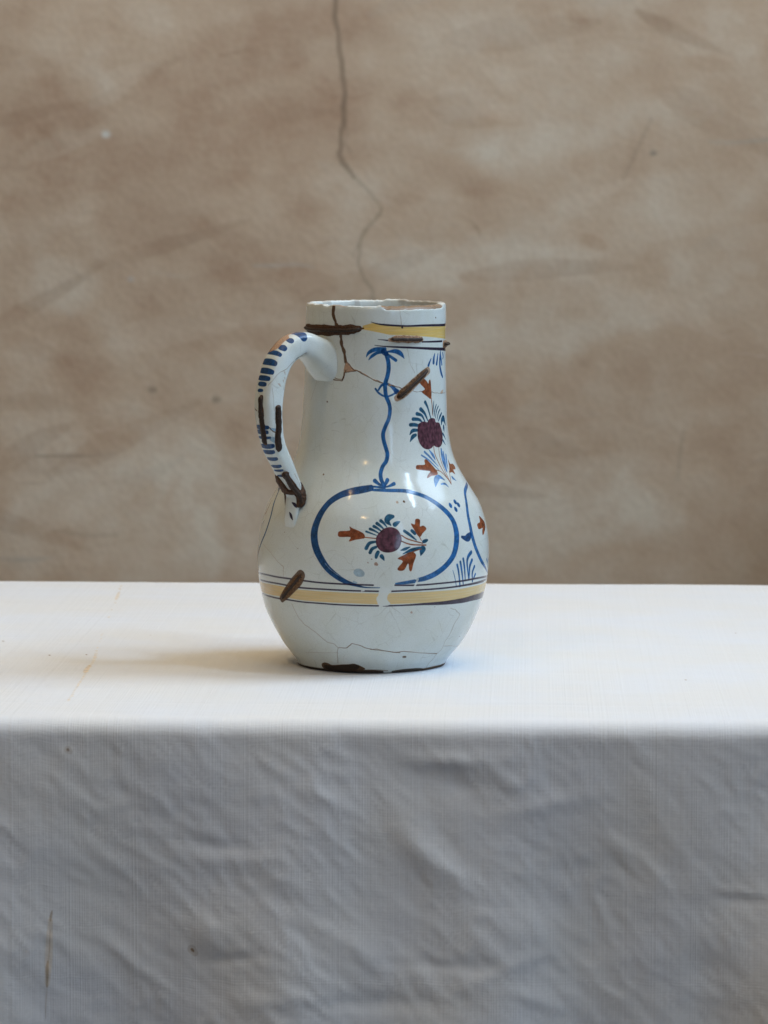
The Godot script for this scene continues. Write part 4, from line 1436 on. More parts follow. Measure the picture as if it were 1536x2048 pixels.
	for i in 31:
		for j in 37:
			var f := i / 30.0
			var g := j / 36.0
			var deg := lerpf(-75.0, 150.0, g)
			var begin := r0 + (r1 - r0) * 0.34 * smoothstep(0.30, 0.42, g) * smoothstep(1.0, 0.52, g) + (r1 - r0) * 0.30 * smoothstep(0.6, 0.8, g)
			var end := r1 - (r1 - r0) * 0.42 * smoothstep(0.30, 0.20, absf(g - 0.33)) 
			var rg := lerpf(begin, end, f)
			var edge := minf(minf(f, 1.0 - f) * 4.0, minf(g, 1.0 - g) * 7.0)
			var thick := 0.0019 * sqrt(clampf(edge, 0.0, 1.0)) * (1.0 + 1.2 * smoothstep(0.5, 0.9, g) * f) - 0.0003
			var p := handle_at(rg, deg, thick)
			pv.append(p + Vector3(0.3, 0.2, 0.3) * 0.0016 * pj.get_noise_3dv(p) * clampf(edge, 0.0, 1.0))
	var lump := put("putty", sheet(pv, PackedVector2Array(), 37, true), dark_putty, last)
	lump.set_meta("label", "thick brown putty round the foot of the handle")


var pale_iron: Material


func staple(o: Node3D, path: Array, putty_half: float, putty_high: float, bar_half: float, bar_high: float, taper: float, putty: Material, iron: Material, sd: int) -> Node3D:
	var s := Node3D.new()
	s.name = "staple"
	o.add_child(s, true)
	mound("putty", path[0], path[1], putty_half, putty_high, taper, 0.0005, 200 + sd, putty, s, 0.8, 0.35)
	# the bar itself stops a little short of the putty's ends
	var n: int = path[0].size()
	var cut := int(n * 0.05)
	mound("bar", path[0].slice(cut, n - cut), path[1].slice(cut, n - cut), bar_half, bar_high, 0.10, 0.0004, 300 + sd, iron, s, 0.7, 0.25)
	return s


func paint_handle() -> void:
	# blue ticks along the outer face: place along the handle, from and to round the section, width
	for a in [[31.3, -20, 66, 4.4, 0], [38.2, 16, 47, 3.2, 0], [43.9, 12, 50, 3.4, 0], [47.4, -36, 48, 2.4, 0.6], [52.4, -40, 43, 3.4, 0.6], [57.3, -36, 42, 3.2, 0.6], [61.3, -34, 30, 2.8, 0.3], [64.6, -16, 14, 2.6, 0.2], [68.3, -10, 2, 2.0, 0], [87.9, -40, 38, 2.6, 0], [90.6, -38, 30, 2.6, 0], [93.8, -36, 42, 1.6, 0], [98.7, -34, 52, 2.7, 0], [102.0, -32, 40, 2.5, 0], [106.5, -22, 39, 2.6, 0], [111.8, -18, 42, 2.3, 0], [114.8, -10, 42, 1.7, 0], [118.5, -5, 33, 1.8, 0]]:
		stroke(NAVY, 0.88, [a[3] * 0.7, a[3], a[3], a[3] * 0.8], [a[0], a[1], a[0] + a[4] * 0.3, lerpf(a[1], a[2], 0.35), a[0] + a[4] * 0.7, lerpf(a[1], a[2], 0.7), a[0] + a[4], a[2]])
	stroke(BLACK, 0.9, [0.6, 2.2, 1.4], [140.4, 25, 141.4, 48, 142.4, 64])
	stroke(BLACK, 0.9, [0.6, 2.6, 0.6], [146.2, 10, 148.2, 26, 150.4, 44])
	stroke(SMUDGE, 0.5, [2.5, 3.5], [94.5, 44, 95.5, 62])
	stroke(SMUDGE, 0.6, [1.6, 1.8], [89.0, 55, 90.0, 78])
	# glaze worn to the clay on the bend, breaks and stains
	filled(CLAY, 0.92, [47.2, -30, 44.0, -46, 38.0, -50, 32.0, -40, 29.0, -20, 31.0, -4, 35.0, -2, 37.2, 14, 40.5, 10, 44.6, 10, 46.8, -6])
	stroke(FILLER, 0.5, [1.5, 2.5, 2.0], [46.6, -26, 43.0, -30, 39.0, -28], 2)
	crack(CRACK, 0.6, 0.28, [44.0, 118, 52.0, 100, 56.0, 84, 62.0, 55, 65.0, 33])
	crack(CRACK, 0.5, 0.22, [66.0, 60, 72.0, 75, 79.0, 82])
	crack(FILLER, 0.8, 0.7, [88.0, 46, 90.0, 62, 92.0, 84])
	crack(CRACK, 0.5, 0.25, [49.0, 130, 58.0, 122, 66.0, 112])
	crack(FILLER, 0.7, 0.5, [30.0, 120, 36.0, 128, 42.0, 122])
	crack(FILLER, 0.8, 0.6, [76.0, -60, 78.0, -30, 79.0, -10])
	crack(CRACK, 0.6, 0.4, [121.0, 96, 127.0, 104, 132.0, 100])
	for a in [[55.0, 95], [60.0, 100], [58.0, 104], [63.0, 88]]: stroke(RUST, 0.3, [0.8, 0.5], [a[0], a[1], a[0] + 1.0, a[1] + 5.0], 2)


func paint_jug() -> void:
	# yellow band and black lines round the neck
	filled(YELLOW, 0.88, [-10.52, 208.90, -2.97, 210.54, 11.22, 208.75, 26.20, 208.02, 43.64, 207.86, 84.95, 207.02, 86.75, 198.83, 43.81, 201.88, 26.31, 202.97, 11.32, 203.43, 2.75, 204.94, -10.50, 206.80])
	stroke(BLACK, 0.93, [0.22, 1.02, 1.03, 1.54], [-3.92, 211.24, 1.73, 210.05, 11.20, 209.24, 26.18, 208.58, 43.59, 208.57, 86.93, 207.66])
	stroke(BLACK, 0.93, [0.26, 0.84], [1.91, 200.76, 6.68, 200.44, 10.82, 200.06])
	stroke(BLACK, 0.93, [0.85, 1.20], [40.78, 198.79, 51.83, 198.58, 70.07, 198.25])
	stroke(BLACK, 0.93, [0.26, 0.95, 1.27, 2.00], [-0.76, 197.32, 8.12, 196.54, 17.92, 196.10, 32.30, 195.44, 50.86, 194.43, 87.35, 192.64])
	# palm with a long wavy stem
	stroke(BLUE, 0.93, [2.65, 2.56, 2.45, 2.26, 2.33, 2.23, 2.01, 1.87], [8.54, 192.24, 10.32, 187.68, 10.71, 183.13, 9.70, 178.59, 8.01, 174.57, 8.02, 171.54, 8.75, 166.98, 11.17, 162.40, 11.89, 158.34, 10.92, 153.29, 8.57, 149.27, 6.60, 144.75, 6.92, 140.72, 8.45, 136.20, 9.58, 132.22, 8.50, 128.25, 5.97, 125.32, 4.37, 121.44, 4.52, 118.08, 5.50, 115.67, 6.45, 113.74])
	stroke(BLUE, 0.93, [2.11, 2.52, 1.89, 0.32], [7.46, 195.03, -0.04, 194.80, -5.12, 193.02, -7.47, 190.22])
	stroke(BLUE, 0.93, [1.79, 1.79, 1.79, 0.42], [6.46, 193.26, 1.35, 192.77, -2.70, 190.85, -5.39, 188.62])
	stroke(BLUE, 0.93, [1.05, 2.64, 2.51, 0.28], [10.24, 193.49, 16.54, 193.58, 20.89, 192.01, 23.89, 189.17])
	stroke(BLUE, 0.93, [1.58, 1.80, 1.91], [10.27, 191.47, 13.79, 189.67, 16.62, 188.22])
	stroke(NAVY, 0.80, [3.15, 3.47, 2.63], [6.45, 193.67, 7.63, 192.85, 8.88, 191.99])
	stroke(BLUE, 0.93, [1.05, 1.47, 1.58, 2.24, 2.66], [2.67, 170.55, 4.98, 173.17, 8.35, 174.31, 12.44, 173.27, 15.89, 170.70, 17.99, 169.50])
	stroke(BLUE, 0.93, [1.16, 1.16, 1.06, 1.29], [0.32, 171.31, 3.37, 168.53, 8.42, 166.63, 13.16, 167.44, 16.95, 169.01])
	stroke(NAVY, 0.70, [2.69, 2.81], [16.59, 169.93, 17.16, 169.31])
	stroke(BLUE, 0.93, [0.82, 1.59, 2.47], [6.44, 113.51, 3.08, 115.11, 0.52, 117.04])
	stroke(BLUE, 0.93, [1.05, 2.11, 2.32], [6.45, 113.74, 7.97, 116.37, 8.60, 117.46])
	stroke(BLUE, 0.93, [0.69, 1.45, 2.12], [6.68, 113.26, 9.92, 114.18, 12.63, 115.29])
	# blue strokes at the right of the neck
	stroke(BLUE, 0.93, [0.69, 1.71, 2.06], [56.64, 191.18, 55.43, 188.67, 54.98, 185.73])
	stroke(BLUE, 0.93, [0.69, 1.54, 1.89], [61.73, 191.09, 60.72, 187.97, 59.47, 184.85])
	stroke(BLUE, 0.93, [1.03, 2.23, 2.06, 2.40, 1.71], [66.55, 192.34, 65.79, 188.79, 65.20, 183.70, 67.37, 179.52, 70.43, 176.72])
	stroke(BLUE, 0.93, [0.86, 1.54, 0.86], [71.20, 191.39, 73.19, 189.01, 71.64, 187.53])
	stroke(BLUE, 0.93, [0.86, 1.54, 1.71], [66.85, 190.29, 68.26, 187.16, 69.28, 184.30])
	stroke(BLUE, 0.93, [0.50, 1.29, 1.73], [51.55, 188.50, 49.64, 186.32, 48.23, 184.44])
	# tall flower on the neck
	filled(RUST, 0.93, [37.97, 174.51, 41.20, 177.20, 45.78, 175.01, 47.66, 173.42, 48.51, 175.32, 50.43, 175.51, 51.18, 170.49, 51.42, 166.40, 50.12, 164.16, 46.55, 165.57, 40.46, 168.44, 40.90, 169.34, 43.64, 170.52])
	stroke(RUST, 0.85, [0.68, 0.60], [50.99, 164.63, 51.99, 159.23, 52.36, 154.37])
	stroke(TEAL, 0.93, [0.82, 1.33, 2.11], [49.93, 152.69, 46.48, 158.95, 43.65, 162.52])
	stroke(TEAL, 0.93, [0.74, 1.67, 2.45], [46.28, 151.32, 43.12, 155.52, 38.86, 158.42])
	stroke(TEAL, 0.93, [0.83, 1.53, 2.27], [42.96, 150.94, 39.96, 154.51, 35.15, 155.80])
	stroke(TEAL, 0.93, [0.72, 1.80, 2.22], [40.25, 150.54, 36.92, 152.28, 31.46, 152.76])
	stroke(TEAL, 0.93, [1.60, 2.22, 2.22], [36.73, 148.64, 32.73, 149.28, 29.02, 149.39])
	stroke(TEAL, 0.93, [1.48, 2.23, 0.57], [35.77, 145.88, 31.03, 145.89, 28.25, 143.60])
	stroke(TEAL, 0.93, [1.89, 2.36, 0.28], [33.33, 143.18, 30.64, 142.16, 27.91, 139.22])
	stroke(TEAL, 0.93, [0.51, 0.86, 0.43], [52.70, 155.12, 53.57, 159.16, 54.21, 162.71])
	stroke(TEAL, 0.93, [0.51, 1.03, 0.69], [54.39, 153.51, 55.66, 157.54, 57.98, 160.50])
	stroke(TEAL, 0.93, [0.51, 1.03, 0.86], [56.11, 152.41, 58.15, 156.91, 61.21, 159.33])
	stroke(TEAL, 0.93, [0.51, 1.03, 0.86], [58.50, 151.27, 60.82, 155.25, 64.17, 157.39])
	stroke(TEAL, 0.93, [0.69, 1.71, 1.03], [60.40, 150.41, 63.71, 153.06, 67.11, 154.93])
	stroke(TEAL, 0.93, [1.37, 2.91, 3.77, 0.43], [65.51, 148.35, 66.99, 150.84, 71.18, 151.23, 75.44, 147.03])
	stroke(TEAL, 0.93, [0.51, 1.71, 1.71, 0.69], [68.07, 144.11, 69.56, 146.85, 70.54, 145.77, 70.17, 143.48])
	stroke(TEAL, 0.93, [1.71, 1.37, 0.43], [66.80, 142.39, 69.17, 140.72, 71.00, 138.56])
	stroke(TEAL, 0.93, [1.54, 0.43], [65.43, 138.38, 68.76, 135.63])
	filled(PLUM, 0.95, [35.94, 149.17, 38.95, 150.59, 42.05, 150.98, 45.72, 150.32, 47.30, 151.78, 50.99, 152.64, 55.45, 151.93, 56.67, 149.83, 61.66, 149.32, 64.21, 146.38, 65.86, 143.21, 65.42, 139.66, 62.33, 136.27, 57.79, 134.74, 53.35, 135.24, 50.96, 136.12, 48.11, 134.74, 43.34, 134.21, 39.36, 135.39, 36.54, 138.03, 35.19, 141.60, 35.36, 145.64])
	stroke(RUST, 0.80, [0.60, 0.60], [50.89, 135.87, 50.59, 131.35, 52.21, 125.72, 53.83, 120.14, 55.91, 113.05])
	stroke(RUST, 0.80, [0.51, 0.51], [57.10, 134.53, 55.69, 129.55, 55.80, 123.50, 55.91, 113.05])
	stroke(RUST, 0.80, [0.56, 0.60], [47.79, 121.73, 51.56, 120.28, 54.92, 116.10])
	stroke(RUST, 0.80, [0.43, 0.43], [60.89, 120.17, 58.22, 116.36, 55.91, 113.05])
	stroke(SKYBLUE, 0.85, [0.99, 1.10, 0.51], [37.01, 130.99, 43.11, 127.70, 49.68, 121.87])
	stroke(SKYBLUE, 0.85, [1.36, 1.30, 0.51], [40.33, 132.85, 45.22, 129.10, 50.50, 123.82])
	stroke(SKYBLUE, 0.85, [0.60, 2.08, 0.49], [45.00, 133.89, 48.17, 130.47, 49.52, 127.62])
	stroke(SKYBLUE, 0.85, [1.71, 2.57, 0.69], [60.10, 133.34, 58.77, 127.85, 57.39, 120.40])
	stroke(SKYBLUE, 0.85, [1.20, 1.89, 0.51], [62.32, 131.69, 60.64, 126.21, 57.91, 119.87])
	stroke(SKYBLUE, 0.85, [1.54, 1.54, 0.43], [65.49, 129.71, 63.13, 126.05, 60.94, 121.66])
	filled(RUST, 0.90, [30.21, 124.04, 31.67, 125.46, 38.26, 125.44, 38.64, 127.66, 40.04, 128.60, 41.88, 127.76, 44.55, 125.13, 46.62, 122.54, 47.67, 121.00, 46.69, 119.09, 40.94, 118.67, 36.83, 117.65, 38.49, 119.52, 41.38, 121.34, 36.24, 122.17, 30.91, 122.93])
	filled(RUST, 0.85, [66.91, 127.07, 67.48, 124.25, 72.46, 123.90, 74.88, 122.19, 72.99, 120.56, 68.54, 120.63, 67.80, 117.91, 64.37, 119.42, 60.59, 119.44, 64.43, 122.94])
	stroke(SKYBLUE, 0.93, [0.69, 2.40, 3.18, 0.40], [51.13, 115.76, 47.59, 117.80, 43.52, 116.08, 40.89, 112.46])
	stroke(SKYBLUE, 0.93, [0.43, 1.29, 0.75], [51.83, 111.62, 50.10, 113.56, 46.51, 113.59])
	stroke(SKYBLUE, 0.93, [2.23, 0.43], [61.26, 116.29, 64.00, 114.44])
	# blue oval on the belly
	stroke(BLUE, 0.90, [1.47, 1.84, 2.10, 2.22, 2.56, 3.28, 3.75, 4.26, 4.24, 3.67, 3.39, 3.35, 3.04, 2.51], [-0.52, 111.83, 6.53, 111.58, 18.48, 111.13, 26.30, 109.17, 33.76, 105.54, 40.44, 99.91, 44.96, 93.48, 46.23, 86.46, 45.43, 79.58, 42.80, 72.06, 37.77, 66.27, 31.73, 62.06, 26.05, 59.72, 22.62, 58.99])
	stroke(BLUE, 0.85, [2.33, 1.82, 0.83], [20.61, 58.24, 15.35, 57.54, 11.17, 57.21])
	stroke(NAVY, 0.86, [3.64, 4.26, 4.01, 3.87, 4.00, 4.43, 4.75, 4.65, 4.32, 3.97, 3.61, 2.85, 2.00, 0.83, 0.41], [-1.73, 112.93, -7.61, 111.94, -14.56, 110.57, -20.48, 108.35, -25.78, 104.08, -29.13, 97.60, -30.83, 89.93, -30.60, 83.85, -29.09, 77.80, -26.26, 71.81, -22.37, 65.82, -17.70, 61.36, -13.16, 58.25, -8.69, 56.56, -3.63, 55.07, 4.56, 54.82])
	stroke(BLUE, 0.93, [0.90, 1.26, 0.93], [-2.57, 113.81, 2.65, 113.44, 6.61, 112.75])
	stroke(GLAZE, 0.60, [0.26, 0.34, 0.25], [-23.75, 68.86, -21.01, 65.50, -16.39, 61.81, -10.91, 59.41])
	stroke(SMUDGE, 0.40, [3.59, 4.90, 3.59], [-7.94, 64.18, -6.80, 63.89, -5.42, 63.29])
	stroke(SMUDGE, 0.50, [0.99, 1.16], [-9.32, 58.51, -7.92, 57.76])
	# flower lying in the oval
	filled(RUST, 0.93, [-17.88, 86.79, -16.95, 88.12, -11.95, 88.65, -12.23, 90.98, -10.70, 90.04, -7.33, 88.59, -4.67, 86.73, -4.29, 84.47, -5.88, 83.92, -9.07, 83.26, -12.14, 82.28, -11.42, 84.87, -17.05, 84.77])
	stroke(RUST, 0.85, [0.57, 0.57], [-4.30, 84.84, 1.47, 84.11])
	stroke(TEAL, 0.93, [0.66, 3.05, 3.65, 1.82], [8.83, 91.73, 6.95, 94.25, 7.96, 96.26, 10.18, 96.82])
	stroke(TEAL, 0.93, [2.73, 2.09, 0.64], [10.91, 92.14, 12.09, 93.02, 13.49, 93.74])
	stroke(TEAL, 0.93, [0.66, 1.47, 1.97], [6.69, 90.86, 5.07, 93.15, 3.75, 94.36])
	stroke(TEAL, 0.93, [0.65, 1.47, 1.95], [5.35, 89.37, 3.40, 91.50, 1.76, 92.87])
	stroke(TEAL, 0.93, [0.65, 1.30, 1.79], [4.04, 88.25, 2.09, 90.00, 0.19, 91.21])
	stroke(TEAL, 0.93, [0.65, 1.14, 1.62], [2.74, 87.13, 0.47, 88.65, -1.69, 89.70])
	stroke(TEAL, 0.93, [0.49, 0.81, 1.13], [1.46, 86.00, -1.13, 87.13, -3.61, 88.18])
	stroke(TEAL, 0.93, [1.29, 1.93, 2.09], [1.16, 82.21, -1.88, 81.37, -3.41, 78.38])
	stroke(TEAL, 0.93, [1.61, 1.93, 1.93], [1.31, 79.15, -0.57, 78.01, -1.49, 75.86])
	stroke(TEAL, 0.93, [2.09, 2.25, 1.61], [2.33, 76.09, 1.72, 74.55, 1.41, 73.02])
	stroke(TEAL, 0.93, [2.41, 1.77, 0.32], [4.04, 73.77, 4.73, 72.61, 5.36, 71.06])
	stroke(TEAL, 0.93, [1.67, 1.69, 0.68], [15.57, 88.24, 18.16, 86.02, 21.50, 82.69])
	stroke(TEAL, 0.93, [1.88, 2.05], [19.52, 88.24, 20.94, 86.66])
	stroke(TEAL, 0.93, [1.95, 2.11, 1.30], [25.35, 81.57, 26.36, 81.97, 27.38, 82.37])
	stroke(TEAL, 0.93, [0.64, 1.77, 0.40], [13.57, 77.03, 15.73, 77.72, 18.20, 78.85])
	stroke(TEAL, 0.93, [0.49, 1.93, 1.61], [14.51, 74.84, 18.48, 76.84, 23.11, 78.00])
	stroke(TEAL, 0.93, [3.85, 3.00, 0.53], [24.74, 77.30, 24.21, 75.95, 23.53, 73.51])
	stroke(RUST, 0.85, [0.74, 0.65], [13.99, 85.79, 17.35, 83.40, 24.75, 80.68])
	stroke(RUST, 0.85, [0.73, 0.81], [13.86, 82.38, 18.57, 80.29, 26.46, 79.51])
	stroke(RUST, 0.85, [0.65, 0.65], [19.12, 75.66, 21.49, 76.70, 23.91, 77.35])
	filled(PLUM, 0.95, [2.10, 86.37, 5.03, 89.75, 9.00, 90.68, 12.25, 88.87, 13.95, 84.65, 13.30, 80.10, 11.32, 77.09, 7.49, 75.80, 3.71, 76.84, 1.49, 80.30, 1.34, 84.11])
	filled(RUST, 0.93, [19.28, 92.41, 21.35, 91.80, 21.95, 94.58, 23.46, 95.03, 24.60, 94.07, 24.09, 90.54, 25.96, 90.97, 27.57, 88.99, 25.15, 86.46, 23.94, 84.62, 22.57, 85.07, 21.05, 88.18])
	stroke(RUST, 0.80, [0.53, 0.44], [23.24, 84.65, 24.25, 82.32])
	filled(RUST, 0.93, [11.79, 72.08, 14.50, 73.92, 17.79, 75.72, 19.78, 75.63, 21.09, 73.64, 19.71, 69.07, 18.78, 64.60, 17.65, 65.12, 17.07, 69.19, 15.17, 65.37, 12.93, 64.83, 11.83, 66.27, 14.47, 70.46])
	# dots, second oval, tuft and leaf at the right
	stroke(BLUE, 0.93, [1.54, 2.57, 1.03], [46.71, 102.08, 46.73, 101.21, 46.74, 100.34])
	stroke(BLUE, 0.93, [1.58, 2.64, 1.05], [51.74, 103.58, 51.72, 102.89, 51.71, 102.21])
	stroke(BLUE, 0.93, [1.58, 2.64, 1.05], [53.54, 101.76, 53.46, 101.01, 53.38, 100.25])
	stroke(BLUE, 0.93, [1.58, 2.63, 1.05], [49.69, 99.58, 49.90, 98.69, 50.17, 97.78])
	stroke(BLUE, 0.85, [1.85, 2.24, 2.37, 2.90, 3.43, 3.43, 3.16, 2.64, 0.79], [83.25, 111.48, 69.10, 108.22, 62.92, 102.61, 59.12, 95.27, 58.66, 87.55, 59.15, 81.27, 62.22, 73.07, 68.52, 65.15, 81.84, 56.76])
	stroke(NAVY, 0.85, [1.66, 3.31, 4.79, 2.86], [49.83, 82.41, 52.85, 81.33, 55.16, 81.71, 57.54, 83.16])
	stroke(BLUE, 0.88, [0.32, 0.51, 0.44], [42.41, 63.18, 44.00, 58.88, 45.82, 52.75])
	stroke(BLUE, 0.88, [1.47, 1.35, 1.04], [45.31, 66.28, 46.57, 61.57, 48.52, 52.75])
	stroke(BLUE, 0.88, [1.55, 1.42, 0.79], [47.54, 67.82, 48.88, 61.92, 50.83, 53.97])
	stroke(BLUE, 0.88, [1.63, 1.48, 0.69], [49.69, 69.45, 50.79, 64.07, 52.14, 55.91])
	stroke(BLUE, 0.88, [2.47, 2.27, 1.48, 0.79], [56.59, 72.55, 53.59, 69.96, 52.92, 65.31, 55.06, 55.85])
	stroke(BLUE, 0.88, [2.27, 1.78, 0.79], [57.12, 67.71, 55.08, 63.58, 55.28, 55.83])
	stroke(BLUE, 0.88, [1.98, 1.48, 1.09], [59.50, 63.57, 57.73, 59.69, 58.69, 54.51])
	stroke(BLUE, 0.88, [1.68, 1.48, 0.79], [60.96, 58.69, 59.91, 57.19, 59.02, 55.36])
	filled(RUST, 0.93, [72.62, 92.31, 74.39, 92.11, 78.42, 89.72, 80.40, 88.29, 80.75, 85.87, 78.05, 83.82, 73.30, 81.30, 71.61, 81.51, 72.44, 83.92, 73.79, 85.24, 69.42, 85.02, 67.47, 85.40, 66.80, 87.53, 67.99, 88.57, 71.90, 89.15])
	stroke(BLUE, 0.70, [1.48, 0.99], [76.73, 65.82, 80.03, 62.97])
	# second oval, leaf and stroke at the left
	stroke(NAVY, 0.75, [1.48, 1.78, 1.78, 1.78, 1.78, 1.68, 0.99], [-77.16, 108.08, -72.66, 102.22, -68.47, 93.88, -69.52, 84.05, -75.28, 75.33, -80.45, 68.97, -83.45, 65.86])
	stroke(RUST, 0.80, [0.49, 1.38, 1.09], [-79.64, 101.35, -79.44, 95.60, -82.18, 92.61])
	stroke(BLACK, 0.60, [0.69, 0.89, 0.40], [-77.74, 89.28, -81.18, 87.08, -82.72, 85.69])
	# bands below the belly
	filled(OCHRE, 0.85, [-84.77, 51.55, -62.81, 52.40, -51.21, 52.51, -38.31, 51.79, -23.30, 51.85, -10.00, 51.72, 2.71, 51.44, 22.28, 51.51, 45.78, 51.11, 56.19, 51.40, 77.09, 51.35, 83.81, 44.11, 60.84, 44.64, 47.13, 44.24, 22.83, 44.77, 2.83, 44.73, -10.14, 45.24, -23.71, 45.35, -39.11, 45.40, -46.67, 45.82, -56.41, 46.01, -83.79, 44.90])
	stroke(BLACK, 0.85, [0.95, 1.01, 0.98, 0.95], [-85.81, 56.81, -67.29, 57.78, -54.31, 57.80, -45.18, 57.89, -36.33, 57.59, -26.63, 57.09, -9.96, 56.77, 0.13, 56.43])
	stroke(BLACK, 0.85, [0.95, 0.97, 1.10, 1.27], [10.87, 56.27, 22.07, 55.79, 36.68, 55.98, 50.03, 55.96, 61.81, 56.02, 81.36, 54.74])
	stroke(BLACK, 0.85, [1.01, 0.98, 0.95], [-80.91, 52.86, -62.60, 53.62, -51.08, 53.72, -38.22, 53.14, -23.26, 53.19, -9.99, 52.98, 3.01, 52.71])
	stroke(BLACK, 0.85, [0.95, 1.02, 1.52], [8.41, 52.55, 22.22, 52.78, 41.09, 52.87, 55.89, 53.11, 76.25, 52.92])
	stroke(BLACK, 0.88, [1.01, 0.85, 0.91], [-74.08, 44.45, -56.80, 44.46, -46.88, 44.59, -36.86, 44.27, -26.67, 44.36, -16.84, 44.12, 2.84, 43.85])
	stroke(BLACK, 0.85, [0.91, 0.99, 1.68, 2.73, 3.49, 4.05], [5.44, 43.82, 16.01, 43.76, 26.49, 43.97, 38.20, 43.64, 52.45, 43.70, 64.07, 43.96, 83.32, 43.22])
	filled(GLAZE, 0.96, [4.03, 56.25, 5.81, 55.04, 8.38, 53.97, 9.06, 52.22, 7.69, 50.66, 7.14, 47.87, 8.64, 45.44, 8.56, 44.25, 5.44, 43.66, 2.83, 44.49, 1.87, 48.34, 2.73, 50.33, 3.00, 53.10])
	stroke(GLAZE, 0.95, [1.24, 1.24], [22.27, 59.40, 20.75, 55.07])
	stroke(GLAZE, 0.80, [0.66, 0.82], [-5.53, 52.91, -4.26, 53.09])
	# old breaks, filled and stained brown
	crack(FILLER, 0.95, 2.14, [-36.97, 220.64, -36.94, 215.39, -35.37, 212.27, -33.38, 209.01])
	crack(FILLER, 0.90, 1.71, [-29.43, 202.56, -28.49, 197.32, -26.08, 193.15, -24.58, 187.22])
	filled(CLAY, 0.95, [-24.27, 187.22, -21.43, 185.17, -16.87, 182.65, -15.37, 181.75, -19.80, 181.34, -25.40, 180.89, -26.00, 182.98])
	crack(CRACK, 0.85, 0.71, [-25.67, 188.25, -23.02, 186.75, -17.06, 182.43])
	crack(CRACK, 0.85, 0.50, [-15.67, 181.89, -21.81, 181.17, -25.40, 180.75])
	crack(CRACK, 0.85, 0.86, [-25.72, 180.89, -26.11, 178.43, -26.94, 176.59])
	crack(CRACK, 0.85, 0.71, [-16.86, 182.44, -11.98, 181.23, -7.17, 179.24, -0.56, 176.61, 5.98, 174.85])
	crack(CRACK, 0.85, 0.64, [11.62, 173.90, 17.36, 172.43, 23.28, 171.14])
	filled(CLAY, 0.90, [10.20, 174.12, 11.62, 174.46, 13.33, 173.39, 11.62, 172.71])
	filled(CLAY, 0.80, [-9.57, 180.55, -7.18, 179.73, -6.69, 178.69, -9.07, 179.51])
	filled(CLAY, 0.80, [-1.97, 177.31, 0.83, 176.47, 1.50, 175.56, -1.30, 176.26])
	crack(CRACK, 0.85, 0.29, [31.68, 169.75, 36.18, 169.05, 40.97, 169.04])
	crack(CRACK, 0.85, 0.29, [50.40, 168.56, 56.80, 167.59, 65.79, 167.04, 78.78, 166.83])
	filled(CLAY, 0.70, [65.79, 167.54, 69.63, 168.99, 71.71, 168.46, 70.50, 166.82, 67.00, 166.70])
	crack(FILLER, 0.80, 0.36, [-61.41, 179.77, -48.55, 178.49, -38.05, 178.41, -32.15, 176.89, -26.94, 176.59])
	crack(CRACK, 0.60, 0.21, [19.42, 219.16, 20.44, 213.56, 21.05, 207.95])
	crack(CRACK, 0.50, 0.18, [26.47, 195.25, 29.26, 186.07, 33.66, 180.35])
	crack(CRACK, 0.50, 0.14, [-59.38, 179.49, -54.93, 174.02, -58.73, 168.21, -62.28, 163.09])
	crack(CRACK, 0.60, 0.25, [-71.21, 75.91, -60.52, 71.96, -54.43, 67.41, -49.42, 64.57, -49.70, 58.01])
	crack(CRACK, 0.65, 0.25, [-45.72, 42.43, -42.68, 34.13, -39.55, 29.93, -33.70, 25.91, -27.23, 19.82, -22.86, 18.76, -21.17, 16.47, -24.60, 6.32])
	crack(CRACK, 0.40, 0.19, [-49.40, 11.10, -38.16, 12.20, -22.07, 13.23])
	crack(CRACK, 0.80, 0.37, [-21.17, 16.47, -15.54, 16.74, -11.94, 19.60, -7.77, 18.69, -2.97, 16.71, 3.91, 15.33, 17.98, 13.43])
	crack(CRACK, 0.80, 0.36, [-1.18, 16.17, 2.93, 16.16, 9.30, 14.81, 14.28, 13.93, 20.30, 14.23, 27.63, 13.23, 40.56, 11.35, 48.43, 10.46])
	crack(CRACK, 0.60, 0.26, [48.43, 10.46, 51.02, 13.06, 49.82, 18.14, 51.20, 22.86, 51.33, 29.27, 53.07, 34.90, 48.14, 38.64, 43.94, 39.90])
	crack(CRACK, 0.60, 0.26, [48.43, 10.46, 47.57, 6.20, 45.53, 0.85])
	crack(CRACK, 0.50, 0.21, [51.67, 15.19, 60.31, 14.39, 71.50, 12.67, 79.72, 13.41])
	filled(FILLER, 0.80, [20.30, 10.43, 21.23, 11.18, 23.02, 10.86, 23.19, 9.93, 21.42, 9.80])
	stroke(RUST, 0.35, [1.39, 0.97], [20.21, 39.21, 20.60, 38.92])
	stroke(RUST, 0.50, [2.10, 1.47], [1.38, 69.16, 1.87, 68.76])
	stroke(RUST, 0.60, [0.65, 0.45], [-2.48, 69.94, -2.33, 69.81])
	stroke(FILLER, 0.50, [0.80, 0.56], [-0.76, 72.02, -0.57, 71.87])
	stroke(FILLER, 0.95, [1.31, 0.92], [17.10, 105.14, 17.38, 104.92])
	stroke(FILLER, 0.80, [0.98, 0.69], [-35.92, 119.91, -35.45, 119.75])
	stroke(FILLER, 0.80, [0.99, 0.69], [-41.02, 162.91, -40.57, 162.76])
	stroke(FILLER, 0.80, [0.88, 0.62], [57.54, 212.90, 58.02, 212.76])
	stroke(FILLER, 0.80, [0.56, 0.39], [64.88, 19.68, 65.50, 19.49])
	stroke(FILLER, 0.60, [0.49, 0.34], [33.30, 41.74, 33.46, 41.63])
	stroke(FILLER, 0.50, [0.54, 0.37], [-50.77, 85.23, -50.56, 85.15])
	stroke(FILLER, 0.50, [0.52, 0.37], [-39.90, 76.51, -39.74, 76.44])
